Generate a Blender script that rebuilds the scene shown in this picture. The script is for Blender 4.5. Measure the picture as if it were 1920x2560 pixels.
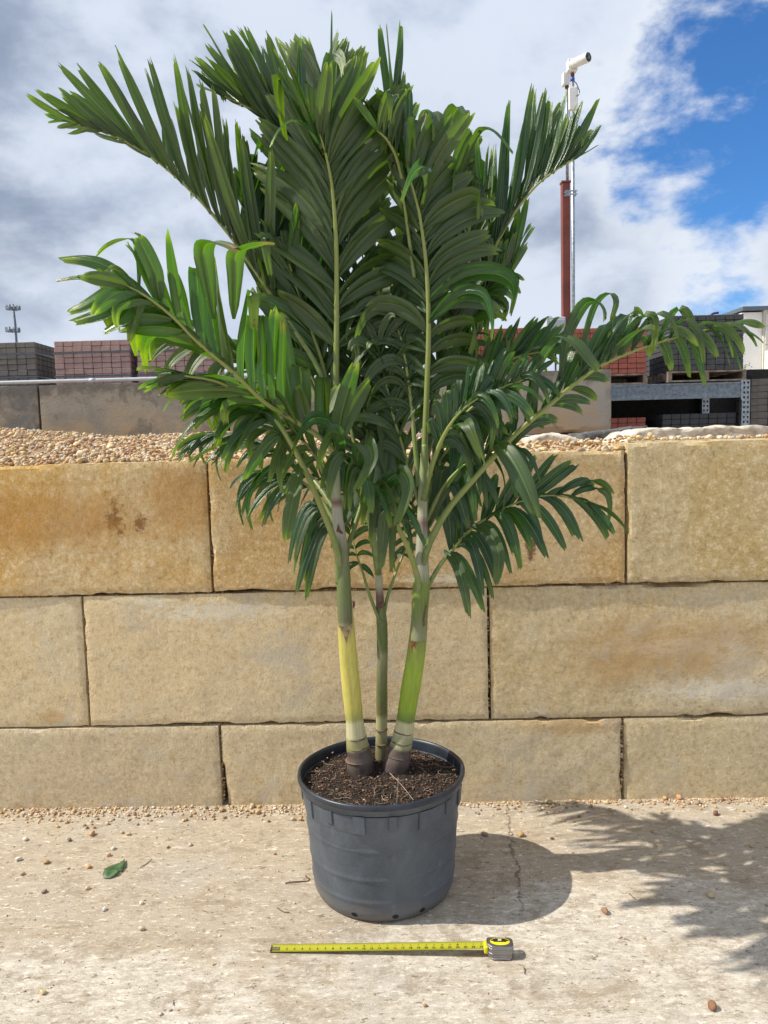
import bpy, bmesh, math, random
import numpy as np
from mathutils import Vector, Matrix, noise
R = math.radians
for o in list(bpy.data.objects): bpy.data.objects.remove(o)
scn = bpy.context.scene
col = scn.collection

# ------------------------------------------------------------------ camera
F = 1923.0; S = 1920 / 1659.0                       # focal length in photo pixels
PIT, ROL, H = 0.0909, 0.0266, 1.647
Xr = Vector((1, 0, 0)); Dn = Vector((0, -math.sin(PIT), -math.cos(PIT))); Fw = Vector((0, math.cos(PIT), -math.sin(PIT)))
rx = Xr * math.cos(ROL) + Dn * math.sin(ROL); dn = -Xr * math.sin(ROL) + Dn * math.cos(ROL)
cam = bpy.data.cameras.new('camera'); camo = bpy.data.objects.new('camera', cam); col.objects.link(camo)
M3 = Matrix((rx, -dn, -Fw)).transposed()
camo.matrix_world = Matrix.Translation((0, 0, H)) @ M3.to_4x4()
cam.sensor_fit = 'HORIZONTAL'; cam.sensor_width = 36; cam.lens = 36 * F / 1920
cam.clip_start = 0.05; cam.clip_end = 2000
scn.camera = camo
scn.render.resolution_x = 768; scn.render.resolution_y = 1024
def ray(u, v):
    return (Fw + rx * ((u * S - 960) / F) + dn * ((v * S - 1280) / F))
def at(u, v, Y):
    d = ray(u, v); return Vector((0, 0, H)) + d * (Y / d.y)
def gr(u, v, z=0.0):
    d = ray(u, v); return Vector((0, 0, H)) + d * ((z - H) / d.z)

# ------------------------------------------------------------------ light
SUN_DIR = Vector((0.40, 0.034, -0.445)).normalized()   # direction the light travels
sl = bpy.data.lights.new('sun', 'SUN'); sl.energy = 4.4; sl.angle = R(0.55); sl.color = (1.0, 0.94, 0.83)
so = bpy.data.objects.new('sun', sl); col.objects.link(so)
so.rotation_euler = SUN_DIR.to_track_quat('-Z', 'Y').to_euler()
toSun = -SUN_DIR
scn.view_settings.view_transform = 'Standard'; scn.view_settings.look = 'None'
scn.view_settings.exposure = 0.31; scn.view_settings.gamma = 1; scn.view_settings.use_curve_mapping = False

# ------------------------------------------------------------------ node helpers
class NT:
    def __init__(s, nt): s.nt = nt; s.N = nt.nodes; s.L = nt.links
    def new(s, t, **kw):
        n = s.N.new(t)
        for k, v in kw.items():
            if k.startswith('_'): setattr(n, k[1:], v)
            else: n.inputs[k].default_value = v
        return n
    def link(s, a, b): s.L.new(a, b)
    def val(s, x, sock):
        if hasattr(x, 'is_output') or isinstance(x, bpy.types.NodeSocket): s.L.new(x, sock)
        else: sock.default_value = x
    def math(s, op, a, b=0.0, c=0.0, clamp=False):
        n = s.N.new('ShaderNodeMath'); n.operation = op; n.use_clamp = clamp
        s.val(a, n.inputs[0]); s.val(b, n.inputs[1]); s.val(c, n.inputs[2]); return n.outputs[0]
    def vmath(s, op, a, b=(0, 0, 0)):
        n = s.N.new('ShaderNodeVectorMath'); n.operation = op
        s.val(a, n.inputs[0]); s.val(b, n.inputs[1])
        return n.outputs['Value'] if op in ('DOT_PRODUCT', 'LENGTH', 'DISTANCE') else n.outputs[0]
    def mix(s, f, a, b, mode='MIX'):
        n = s.N.new('ShaderNodeMix'); n.data_type = 'RGBA'; n.blend_type = mode
        s.val(f, n.inputs[0])
        for x, k in ((a, 6), (b, 7)):
            if isinstance(x, (tuple, list)): n.inputs[k].default_value = (*x[:3], 1)
            else: s.L.new(x, n.inputs[k])
        return n.outputs[2]
    def noise(s, v, scale, detail=4, rough=0.55, dist=0.0, dim='3D'):
        n = s.N.new('ShaderNodeTexNoise'); n.inputs['Scale'].default_value = scale
        n.inputs['Detail'].default_value = detail; n.inputs['Roughness'].default_value = rough; n.inputs['Distortion'].default_value = dist
        if v is not None: s.L.new(v, n.inputs['Vector'])
        return n.outputs['Fac']
    def ramp(s, f, a, b, lo=0.0, hi=1.0):
        n = s.N.new('ShaderNodeMapRange'); n.interpolation_type = 'SMOOTHSTEP'
        s.val(f, n.inputs[0]); n.inputs[1].default_value = a; n.inputs[2].default_value = b
        n.inputs[3].default_value = lo; n.inputs[4].default_value = hi; return n.outputs[0]
    def scale(s, v, sc, loc=(0, 0, 0)):
        n = s.N.new('ShaderNodeMapping'); s.L.new(v, n.inputs[0]); n.inputs['Scale'].default_value = sc; n.inputs['Location'].default_value = loc; return n.outputs[0]
    def bump(s, h, strength=0.5, dist=0.01, normal=None):
        n = s.N.new('ShaderNodeBump'); n.inputs['Strength'].default_value = strength; n.inputs['Distance'].default_value = dist
        s.L.new(h, n.inputs['Height'])
        if normal is not None: s.L.new(normal, n.inputs['Normal'])
        return n.outputs[0]
def mat(name):
    m = bpy.data.materials.new(name); m.use_nodes = True; t = NT(m.node_tree)
    b = t.N['Principled BSDF']; return m, t, b
def setc(t, b, c):
    if isinstance(c, (tuple, list)): b.inputs['Base Color'].default_value = (*c[:3], 1)
    else: t.link(c, b.inputs['Base Color'])
def simple(name, c, rough=0.6, metal=0.0, var=0.25, scale=20, bump=0.0, bscale=80, spec=0.5):
    m, t, b = mat(name)
    tc = t.new('ShaderNodeTexCoord').outputs['Object']
    n = t.noise(tc, scale, 5, 0.6)
    f = t.ramp(n, 0.3, 0.7, 1 - var, 1 + var)
    cc = t.N.new('ShaderNodeVectorMath'); cc.operation = 'SCALE'; cc.inputs[0].default_value = c[:3]; t.link(f, cc.inputs['Scale'])
    setc(t, b, cc.outputs[0]); b.inputs['Roughness'].default_value = rough; b.inputs['Metallic'].default_value = metal
    b.inputs['Specular IOR Level'].default_value = spec
    if bump: t.link(t.bump(t.noise(tc, bscale, 4), bump, 0.004), b.inputs['Normal'])
    return m

# ------------------------------------------------------------------ sky
w = bpy.data.worlds.new('World'); scn.world = w; w.use_nodes = True
t = NT(w.node_tree); N = t.N; N.clear()
outw = N.new('ShaderNodeOutputWorld')
sky = N.new('ShaderNodeTexSky'); sky.sky_type = 'NISHITA'; sky.sun_disc = False
sky.sun_elevation = math.asin(toSun.z); sky.sun_rotation = math.atan2(toSun.x, toSun.y)
sky.air_density = 1.0; sky.dust_density = 0.3; sky.ozone_density = 2.2
bgA = N.new('ShaderNodeBackground'); bgA.inputs[1].default_value = 0.105
t.link(t.mix(1.0, sky.outputs[0], (0.40, 0.78, 1.18), 'MULTIPLY'), bgA.inputs[0])
g = N.new('ShaderNodeTexCoord').outputs['Generated']
d = t.vmath('NORMALIZE', g)
sp = N.new('ShaderNodeSeparateXYZ'); t.link(d, sp.inputs[0])
zz = t.math('ADD', t.math('ABSOLUTE', sp.outputs[2]), 0.30)
cb = N.new('ShaderNodeCombineXYZ'); t.link(t.math('DIVIDE', sp.outputs[0], zz), cb.inputs[0]); t.link(t.math('DIVIDE', sp.outputs[1], zz), cb.inputs[1]); cb.inputs[2].default_value = 3.7
P = t.scale(d, (1.0, 1.0, 1.7), (0.35, 0.2, 0.0))
n1 = t.noise(P, 1.7, 6, 0.5, 0.1)
n2 = t.noise(t.scale(P, (1, 1, 1), (4.1, 2.2, 5)), 3.4, 9, 0.54, 0.25)
n3 = t.noise(t.scale(P, (1, 1, 1), (9.1, -3.2, 1)), 8.5, 8, 0.60, 0.15)
wn = N.new('ShaderNodeTexNoise'); wn.inputs['Scale'].default_value = 5.5; wn.inputs['Detail'].default_value = 6; t.link(d, wn.inputs['Vector'])
warp = t.N.new('ShaderNodeVectorMath'); warp.operation = 'SCALE'; t.link(t.vmath('SUBTRACT', wn.outputs['Color'], (0.5, 0.5, 0.5)), warp.inputs[0]); warp.inputs['Scale'].default_value = 0.30
dw = t.vmath('NORMALIZE', t.vmath('ADD', d, warp.outputs[0]))
def blob(u, v, rad):
    dv = ray(u, v).normalized()
    dot = t.vmath('DOT_PRODUCT', dw, tuple(dv))
    return t.ramp(dot, math.cos(rad), 1.0, 0.0, 1.0)
# openings of blue: broad one at the right, one low right, a small one behind the palm
hole = t.math('MAXIMUM', t.math('MULTIPLY', blob(1420, 340, 0.17), 0.85), t.math('MULTIPLY', blob(1620, 260, 0.22), 1.0))
hole = t.math('MAXIMUM', hole, t.math('MULTIPLY', blob(1640, 60, 0.13), 0.45))
hole = t.math('MAXIMUM', hole, t.math('MULTIPLY', blob(1560, 500, 0.17), 1.0))
hole = t.math('MAXIMUM', hole, t.math('MULTIPLY', blob(695, 415, 0.04), 1.0))
dens = t.math('ADD', t.math('MULTIPLY', n1, 0.42), t.math('ADD', t.math('MULTIPLY', n2, 0.40), t.math('MULTIPLY', n3, 0.46)))
dens = t.math('ADD', dens, 0.06)
dens = t.math('SUBTRACT', dens, t.math('MULTIPLY', hole, 0.26))
mask = t.ramp(dens, 0.41, 0.54)
# cloud shade: thin edges white, thick parts grey
shade = t.ramp(t.math('ADD', t.math('MULTIPLY', n2, 0.6), t.math('MULTIPLY', n3, 0.4)), 0.40, 0.60)
thick = t.ramp(n1, 0.38, 0.66)
c1 = t.mix(thick, (0.50, 0.585, 0.75), (0.27, 0.335, 0.455))
c2 = t.mix(t.math('MULTIPLY', shade, 0.85), c1, (0.76, 0.83, 0.95))
edge = t.ramp(dens, 0.47, 0.62, 1.0, 0.0)
low = t.ramp(sp.outputs[2], 0.02, 0.30, 1.0, 0.0)
c3 = t.mix(t.math('MULTIPLY', edge, 0.7), c2, (0.90, 0.94, 1.0))
c3 = t.mix(t.math('MULTIPLY', low, 0.35), c3, (0.78, 0.85, 0.95))
bgB = N.new('ShaderNodeBackground'); bgB.inputs[1].default_value = 0.82; t.link(c3, bgB.inputs[0])
ms = N.new('ShaderNodeMixShader'); t.link(mask, ms.inputs[0]); t.link(bgA.outputs[0], ms.inputs[1]); t.link(bgB.outputs[0], ms.inputs[2])
t.link(ms.outputs[0], outw.inputs[0])

# ------------------------------------------------------------------ object helpers
def tag(o, label=None, cat=None, group=None, kind=None):
    if label: o['label'] = label
    if cat: o['category'] = cat
    if group: o['group'] = group
    if kind: o['kind'] = kind
    return o
def empty(name, loc=(0, 0, 0), rz=0.0):
    o = bpy.data.objects.new(name, None); col.objects.link(o); o.location = loc; o.rotation_euler = (0, 0, rz); o.empty_display_size = 0.1; return o
def link(name, me, m=None, parent=None, loc=None):
    o = bpy.data.objects.new(name, me); col.objects.link(o)
    if m and not me.materials: me.materials.append(m)
    if parent: o.parent = parent
    if loc is not None: o.location = loc
    return o
def obj(name, bm, m=None, parent=None, loc=None, smooth=False):
    me = bpy.data.meshes.new(name); bm.to_mesh(me); bm.free()
    if smooth: me.polygons.foreach_set('use_smooth', [True] * len(me.polygons))
    return link(name, me, m, parent, loc)
def box(bm, x0, x1, y0, y1, z0, z1):
    r = bmesh.ops.create_cube(bm, size=1)
    for v in r['verts']:
        v.co = Vector(((x0 + x1) / 2 + v.co.x * (x1 - x0), (y0 + y1) / 2 + v.co.y * (y1 - y0), (z0 + z1) / 2 + v.co.z * (z1 - z0)))
    return r['verts']
def bevel(bm, w, seg=1):
    bmesh.ops.bevel(bm, geom=bm.edges[:] , offset=w, segments=seg, affect='EDGES', profile=0.6)
def crom(pts, t):
    n = len(pts) - 1; x = min(max(t, 0), 1) * n; i = min(int(x), n - 1); f = x - i
    p0 = pts[max(i - 1, 0)]; p1 = pts[i]; p2 = pts[i + 1]; p3 = pts[min(i + 2, n)]
    return 0.5 * ((2 * p1) + (p2 - p0) * f + (2 * p0 - 5 * p1 + 4 * p2 - p3) * f * f + (3 * p1 - p0 - 3 * p2 + p3) * f ** 3)
def tube(bm, pts, rads, seg=10, cap=True, flat=1.0, up=None):
    rings = []; prev = None
    n = len(pts)
    for i, p in enumerate(pts):
        T = (pts[min(i + 1, n - 1)] - pts[max(i - 1, 0)]).normalized()
        if prev is None:
            a = Vector((0, -1, 0)) if abs(T.y) < 0.9 else Vector((1, 0, 0))
            if up is not None: a = up
            prev = (a - T * a.dot(T)).normalized()
        else: prev = (prev - T * prev.dot(T)).normalized()
        b = T.cross(prev)
        rings.append([bm.verts.new(p + prev * (math.cos(k * 2 * math.pi / seg) * rads[i] * flat) + b * (math.sin(k * 2 * math.pi / seg) * rads[i])) for k in range(seg)])
    for i in range(n - 1):
        for k in range(seg):
            bm.faces.new((rings[i][k], rings[i][(k + 1) % seg], rings[i + 1][(k + 1) % seg], rings[i + 1][k]))
    if cap: bm.faces.new(rings[0][::-1]); bm.faces.new(rings[-1])
    return rings
def lathe(bm, prof, seg=96, fx=lambda a, i: 1.0, close=False):
    rings = []
    for i, (r, z) in enumerate(prof):
        rings.append([bm.verts.new((r * fx(2 * math.pi * k / seg, i) * math.cos(2 * math.pi * k / seg), r * fx(2 * math.pi * k / seg, i) * math.sin(2 * math.pi * k / seg), z)) for k in range(seg)])
    for i in range(len(prof) - 1):
        for k in range(seg): bm.faces.new((rings[i][k], rings[i][(k + 1) % seg], rings[i + 1][(k + 1) % seg], rings[i + 1][k]))
    return rings
def fb(x, y, z, o=4): return noise.fractal(Vector((x, y, z)), 1.0, 2.0, o)

# ================================================================== materials of the setting
def concrete_ground():
    m, t, b = mat('ground_concrete')
    tc = t.new('ShaderNodeTexCoord').outputs['Object']
    st = t.scale(tc, (1, 2.6, 1))
    big = t.noise(t.scale(tc, (1, 1, 1), (3, 1, 0)), 1.3, 6, 0.6, 0.4)
    mid = t.noise(st, 9, 8, 0.68, 0.3)
    fine = t.noise(st, 55, 8, 0.75, 0.2)
    grain = t.noise(tc, 260, 4, 0.7)
    sx = t.N.new('ShaderNodeSeparateXYZ'); t.link(tc, sx.inputs[0])
    # worn whitish zone towards the foreground, dusty tan by the wall (object y is metres from the camera)
    near = t.math('ADD', sx.outputs[1], t.math('MULTIPLY', t.math('SUBTRACT', big, 0.5), 1.6))
    near = t.math('SUBTRACT', near, t.math('MULTIPLY', t.ramp(sx.outputs[0], 0.1, 0.9), 0.25))
    worn = t.ramp(near, 2.28, 2.66, 1.0, 0.0)
    tan = t.mix(t.ramp(mid, 0.35, 0.7), (0.385, 0.32, 0.245), (0.47, 0.405, 0.325))
    f2 = t.noise(t.scale(tc, (1, 2.0, 1), (1, 4, 2)), 15, 13, 0.86, 0.2)
    pale = t.mix(t.ramp(t.math('ADD', t.math('MULTIPLY', f2, 0.75), t.math('MULTIPLY', fine, 0.25)), 0.40, 0.58), (0.36, 0.305, 0.24), (0.74, 0.70, 0.645))
    flk = t.ramp(t.noise(t.scale(tc, (1, 4.0, 1)), 24, 9, 0.78, 0.3), 0.56, 0.61)
    tan = t.mix(t.math('MULTIPLY', flk, 0.85), tan, (0.68, 0.60, 0.48))
    wv = t.ramp(t.math('ADD', mid, t.math('MULTIPLY', worn, 0.75)), 0.70, 1.02)
    c = t.mix(t.math('MULTIPLY', wv, 0.8), tan, pale)
    ton = t.noise(t.scale(tc, (1, 1.3, 1), (2, 7, 3)), 3.2, 6, 0.7, 0.3)
    c = t.mix(t.ramp(ton, 0.50, 0.70, 0, 0.6), c, (0.36, 0.275, 0.185))
    grey = t.noise(t.scale(tc, (1, 1.2, 1), (12, 3, 3)), 2.4, 7, 0.75, 0.3)
    c = t.mix(t.ramp(grey, 0.48, 0.68, 0, 0.6), c, (0.40, 0.375, 0.35))
    pits = t.ramp(t.noise(t.scale(tc, (1, 1.8, 1)), 95, 5, 0.75, 0.4), 0.28, 0.40, 0.6, 0.0)
    c = t.mix(pits, c, (0.17, 0.12, 0.08))
    g1 = t.noise(t.scale(tc, (1, 2.0, 1), (3, 3, 9)), 34, 11, 0.85); c = t.mix(t.ramp(g1, 0.34, 0.47, 0.55, 0.0), c, (0.20, 0.15, 0.105)); c = t.mix(t.ramp(g1, 0.56, 0.68, 0.0, 0.55), c, (0.80, 0.75, 0.66))
    brn = t.ramp(t.noise(t.scale(tc, (1, 2.6, 1), (7, 1, 4)), 8, 12, 0.85, 0.2), 0.55, 0.66, 0, 0.6); c = t.mix(brn, c, (0.30, 0.225, 0.15))
    patch = t.ramp(t.noise(t.scale(tc, (1, 2.2, 1), (0.7, 2.1, 0)), 5.0, 7, 0.78, 0.8), 0.66, 0.74, 0, 0.55)
    c = t.mix(patch, c, (0.24, 0.20, 0.165))
    c = t.mix(t.math('MULTIPLY', t.ramp(grain, 0.25, 0.75), 0.28), c, t.mix(t.ramp(grain, 0.4, 0.6), (0.22, 0.17, 0.12), (0.85, 0.80, 0.72)))
    # hairline crack running from the wall towards the camera
    cx = t.math('ADD', 0.50, t.math('MULTIPLY', t.math('SUBTRACT', 3.1, sx.outputs[1]), -0.10))
    wob = t.math('MULTIPLY', t.math('SUBTRACT', t.noise(tc, 9, 6, 0.8), 0.5), 0.13)
    dist = t.math('ABSOLUTE', t.math('SUBTRACT', t.math('ADD', sx.outputs[0], wob), cx))
    ck = t.math('MULTIPLY', t.ramp(dist, 0.0012, 0.006, 1.0, 0.0), t.ramp(sx.outputs[1], 2.45, 2.7))
    ck = t.math('MULTIPLY', ck, t.ramp(t.noise(tc, 14, 3), 0.38, 0.5))
    c = t.mix(t.math('MULTIPLY', ck, 0.5), c, (0.13, 0.10, 0.07))
    s1 = t.noise(t.scale(tc, (1, 1.8, 1), (5, 5, 5)), 26, 5, 0.75, 0.3); c = t.mix(t.ramp(s1, 0.375, 0.405, 0.75, 0.0), c, (0.15, 0.105, 0.07))
    s2 = t.noise(t.scale(tc, (1, 2.4, 1), (15, 5, 5)), 21, 6, 0.8, 0.3); c = t.mix(t.ramp(s2, 0.57, 0.61, 0.0, 0.7), c, (0.84, 0.80, 0.72))
    s3 = t.noise(t.scale(tc, (1, 1.5, 1), (25, 5, 5)), 6.5, 10, 0.8, 0.3); c = t.mix(t.ramp(s3, 0.52, 0.58, 0.0, 0.5), c, (0.27, 0.21, 0.15))
    gm_ = t.N.new('ShaderNodeVectorMath'); gm_.operation = 'MULTIPLY'; t.link(c, gm_.inputs[0]); gm_.inputs[1].default_value = (1.09, 1.075, 1.03); c = gm_.outputs[0]
    setc(t, b, c); b.inputs['Roughness'].default_value = 0.9; b.inputs['Specular IOR Level'].default_value = 0.25
    hgt = t.math('ADD', t.math('MULTIPLY', fine, 0.6), t.math('MULTIPLY', grain, 0.25))
    hgt = t.math('SUBTRACT', t.math('ADD', hgt, t.math('MULTIPLY', mid, 0.5)), ck)
    t.link(t.bump(hgt, 0.9, 0.010), b.inputs['Normal'])
    return m
def block_mat():
    m, t, b = mat('block_concrete')
    oi = t.new('ShaderNodeObjectInfo')
    tc = t.new('ShaderNodeTexCoord').outputs['Object']
    off = t.N.new('ShaderNodeVectorMath'); off.operation = 'SCALE'; off.inputs[0].default_value = (17, 31, 23); t.link(oi.outputs['Random'], off.inputs['Scale'])
    p = t.vmath('ADD', tc, off.outputs[0])
    big = t.noise(p, 1.7, 5, 0.6, 0.6)
    mid = t.noise(p, 7, 7, 0.65, 0.3)
    fine = t.noise(p, 60, 6, 0.7)
    streak = t.noise(t.scale(p, (9, 1, 1.0)), 2.2, 5, 0.6)
    lay = t.noise(t.scale(p, (1, 1, 6.0)), 3.0, 5, 0.6, 0.4)
    base = oi.outputs['Color']
    dark = t.mix(1.0, base, (0.70, 0.60, 0.46), 'MULTIPLY'); lite = t.mix(0.5, base, (0.66, 0.57, 0.40))
    c = t.mix(t.ramp(big, 0.36, 0.62), lite, base)
    c = t.mix(t.ramp(t.math('ADD', t.math('MULTIPLY', big, 0.5), t.math('MULTIPLY', mid, 0.5)), 0.54, 0.70, 0, 0.45), c, dark)
    gr1 = t.noise(p, 42, 10, 0.82); c = t.mix(t.ramp(gr1, 0.36, 0.50, 0.60, 0.0), c, t.mix(1.0, base, (0.52, 0.42, 0.30), 'MULTIPLY')); c = t.mix(t.ramp(gr1, 0.51, 0.62, 0.0, 0.65), c, (0.86, 0.76, 0.56))
    c = t.mix(t.ramp(streak, 0.55, 0.75, 0, 0.35), c, (0.62, 0.52, 0.37))
    c = t.mix(t.ramp(lay, 0.58, 0.74, 0, 0.3), c, dark)
    sp_ = t.ramp(t.noise(p, 120, 3, 0.6), 0.62, 0.72, 0, 0.55); c = t.mix(sp_, c, (0.66, 0.58, 0.45))
    sd = t.ramp(t.noise(t.vmath('ADD', p, (5, 5, 5)), 95, 4, 0.7), 0.66, 0.74, 0, 0.75); c = t.mix(sd, c, (0.16, 0.10, 0.06))
    # darker rim near the upper and lower edges
    at_ = t.N.new('ShaderNodeAttribute'); at_.attribute_name = 'edge'
    e = t.math('ADD', at_.outputs['Fac'], t.math('MULTIPLY', t.math('SUBTRACT', mid, 0.5), 1.1))
    c = t.mix(t.ramp(e, 0.66, 1.15, 0, 0.5), c, (0.21, 0.165, 0.115))
    st = t.N.new('ShaderNodeAttribute'); st.attribute_name = 'stain'
    ss = t.N.new('ShaderNodeSeparateColor'); t.link(st.outputs['Color'], ss.inputs[0])
    br = t.math('ADD', ss.outputs[0], t.math('MULTIPLY', t.math('SUBTRACT', t.noise(p, 28, 6, 0.75), 0.5), 2.2))
    c = t.mix(t.math('MULTIPLY', t.ramp(br, 0.50, 0.85, 0, 0.85), t.ramp(ss.outputs[0], 0.02, 0.2)), c, (0.13, 0.055, 0.03))
    br = t.math('ADD', ss.outputs[1], t.math('MULTIPLY', t.math('SUBTRACT', t.noise(t.scale(p, (1, 1, 2.5)), 22, 7, 0.8, 0.4), 0.5), 2.6))
    c = t.mix(t.math('MULTIPLY', t.ramp(br, 0.50, 0.85, 0, 0.8), t.ramp(ss.outputs[1], 0.02, 0.3)), c, (0.80, 0.74, 0.62))
    br = t.math('ADD', ss.outputs[2], t.math('MULTIPLY', t.math('SUBTRACT', t.noise(p, 5, 6, 0.65), 0.5), 1.0))
    c = t.mix(t.ramp(br, 0.25, 0.75, 0, 0.6), c, t.mix(1.0, base, (0.72, 0.56, 0.38), 'MULTIPLY'))
    gy = t.noise(t.vmath('ADD', p, (3, 8, 1)), 2.6, 9, 0.75, 0.5);
    sb_ = t.N.new('ShaderNodeSeparateColor'); t.link(base, sb_.inputs[0])
    c = t.mix(t.math('MULTIPLY', t.ramp(gy, 0.50, 0.64, 0, 0.55), t.ramp(sb_.outputs[2], 0.22, 0.33)), c, (0.56, 0.53, 0.47))
    c = t.mix(t.ramp(t.noise(p, 13, 8, 0.8, 0.5), 0.60, 0.68, 0, 0.5), c, t.mix(1.0, base, (0.62, 0.46, 0.28), 'MULTIPLY'))
    gw = t.N.new('ShaderNodeVectorMath'); gw.operation = 'MULTIPLY'; t.link(c, gw.inputs[0]); gw.inputs[1].default_value = (1.12, 1.10, 1.06); c = gw.outputs[0]
    setc(t, b, c); b.inputs['Roughness'].default_value = 0.92; b.inputs['Specular IOR Level'].default_value = 0.2
    rip = t.noise(t.scale(p, (1.6, 1, 1)), 38, 6, 0.62, 0.8)
    hgt = t.math('ADD', t.math('MULTIPLY', rip, 0.75), t.math('ADD', t.math('MULTIPLY', t.noise(p, 110, 7, 0.75), 0.9), t.math('MULTIPLY', mid, 0.25)))
    hgt = t.math('SUBTRACT', hgt, t.math('MULTIPLY', sd, 0.4))
    t.link(t.bump(hgt, 0.9, 0.012), b.inputs['Normal'])
    return m
def attr_stone(name, rough=0.75):
    m, t, b = mat(name)
    a = t.N.new('ShaderNodeAttribute'); a.attribute_name = 'tint'
    tc = t.new('ShaderNodeTexCoord').outputs['Object']
    n = t.noise(tc, 70, 5, 0.6)
    c = t.mix(t.ramp(n, 0.35, 0.7, 0, 0.45), a.outputs['Color'], (0.30, 0.17, 0.09))
    setc(t, b, c); b.inputs['Roughness'].default_value = rough; b.inputs['Specular IOR Level'].default_value = 0.35
    t.link(t.bump(t.noise(tc, 220, 3), 0.25, 0.002), b.inputs['Normal'])
    return m
M = dict(
    ground=concrete_ground(), block=block_mat(), stone=attr_stone('pebble_stone'),
    dirt=simple('gravel_bed', (0.36, 0.24, 0.14), 0.95, var=0.5, scale=60, bump=0.8, bscale=70),
    grey_block=None,
    red_paver=simple('red_paver', (0.30, 0.095, 0.068), 0.9, var=0.25, scale=9, bump=0.2, bscale=200),
    mauve_paver=simple('mauve_paver', (0.34, 0.225, 0.20), 0.9, var=0.3, scale=5, bump=0.2, bscale=200),
    dark_paver=simple('dark_paver', (0.062, 0.064, 0.068), 0.9, var=0.25, scale=9, bump=0.2, bscale=200),
    grey_paver=simple('grey_paver', (0.15, 0.135, 0.12), 0.9, var=0.3, scale=6, bump=0.2, bscale=200),
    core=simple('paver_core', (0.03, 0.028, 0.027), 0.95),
    strap=simple('strap_plastic', (0.10, 0.11, 0.13), 0.35),
    wood=simple('pallet_wood', (0.24, 0.185, 0.14), 0.85, var=0.4, scale=12, bump=0.3, bscale=60),
    galv=simple('galvanised_steel', (0.33, 0.37, 0.41), 0.42, 0.75, var=0.3, scale=30),
    steel_beam=simple('painted_beam', (0.19, 0.23, 0.27), 0.5, 0.4, var=0.3, scale=25),
    dark=simple('dark_hole', (0.012, 0.012, 0.013), 0.9),
    redpost=simple('red_post_paint', (0.19, 0.045, 0.03), 0.6, var=0.2, scale=5),
    white=simple('white_plastic', (0.72, 0.73, 0.72), 0.4, var=0.06),
    greybox=simple('grey_box_paint', (0.50, 0.53, 0.56), 0.45, var=0.06),
    black=simple('black_plastic', (0.012, 0.012, 0.014), 0.25),
    blue=simple('blue_tape', (0.02, 0.07, 0.36), 0.4),
    maroon=simple('maroon_tape', (0.12, 0.02, 0.02), 0.4),
    pvc=simple('conduit_pvc', (0.45, 0.50, 0.56), 0.45, var=0.08),
    tower=simple('tower_steel', (0.10, 0.13, 0.17), 0.6),
    cream=simple('building_panel', (0.58, 0.56, 0.50), 0.7, var=0.05),
    whitewall=simple('building_white', (0.80, 0.80, 0.78), 0.7, var=0.04),
    leafsmall=simple('shrub_leaf', (0.05, 0.10, 0.03), 0.5),
)
def grey_wall_mat():
    m, t, b = mat('weathered_block')
    oi = t.new('ShaderNodeObjectInfo'); tc = t.new('ShaderNodeTexCoord').outputs['Object']
    off = t.N.new('ShaderNodeVectorMath'); off.operation = 'SCALE'; off.inputs[0].default_value = (27, 11, 33); t.link(oi.outputs['Random'], off.inputs['Scale'])
    p = t.vmath('ADD', tc, off.outputs[0])
    s = t.N.new('ShaderNodeSeparateXYZ'); t.link(tc, s.inputs[0])
    big = t.noise(p, 2.2, 7, 0.68, 0.5); mid = t.noise(p, 12, 6, 0.7)
    c = t.mix(t.ramp(big, 0.38, 0.6), oi.outputs['Color'], (0.33, 0.30, 0.245))
    pv = t.math('ADD', t.math('MULTIPLY', s.outputs[2], -1.0), t.math('MULTIPLY', t.math('SUBTRACT', big, 0.5), 1.2))
    c = t.mix(t.ramp(pv, -0.05, 0.28, 0, 0.55), c, (0.42, 0.29, 0.15))
    stn = t.noise(t.scale(p, (1, 1, 0.7)), 3.4, 8, 0.7, 0.9)
    c = t.mix(t.ramp(stn, 0.52, 0.56, 0, 0.5), c, (0.14, 0.125, 0.105))
    dk = t.math('ADD', s.outputs[2], t.math('MULTIPLY', t.math('SUBTRACT', mid, 0.5), 0.35))
    c = t.mix(t.ramp(dk, 0.17, 0.27, 0, 0.75), c, (0.12, 0.115, 0.105))
    setc(t, b, c); b.inputs['Roughness'].default_value = 0.92
    t.link(t.bump(t.math('ADD', t.noise(p, 70, 5, 0.7), mid), 0.6, 0.01), b.inputs['Normal'])
    return m
M['grey_block'] = grey_wall_mat()

# ================================================================== ground
bm = bmesh.new()
xs = [-600, -60, -8] + [-5 + i * 0.5 for i in range(21)] + [8, 60, 600]
ys = [-60, -4] + [i * 0.5 for i in range(0, 20)] + [14, 60, 900]
vv = [[bm.verts.new((x, y, 0)) for x in xs] for y in ys]
for j in range(len(ys) - 1):
    for i in range(len(xs) - 1): bm.faces.new((vv[j][i], vv[j][i + 1], vv[j + 1][i + 1], vv[j + 1][i]))
g = obj('ground', bm, M['ground']); tag(g, kind='structure')

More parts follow.
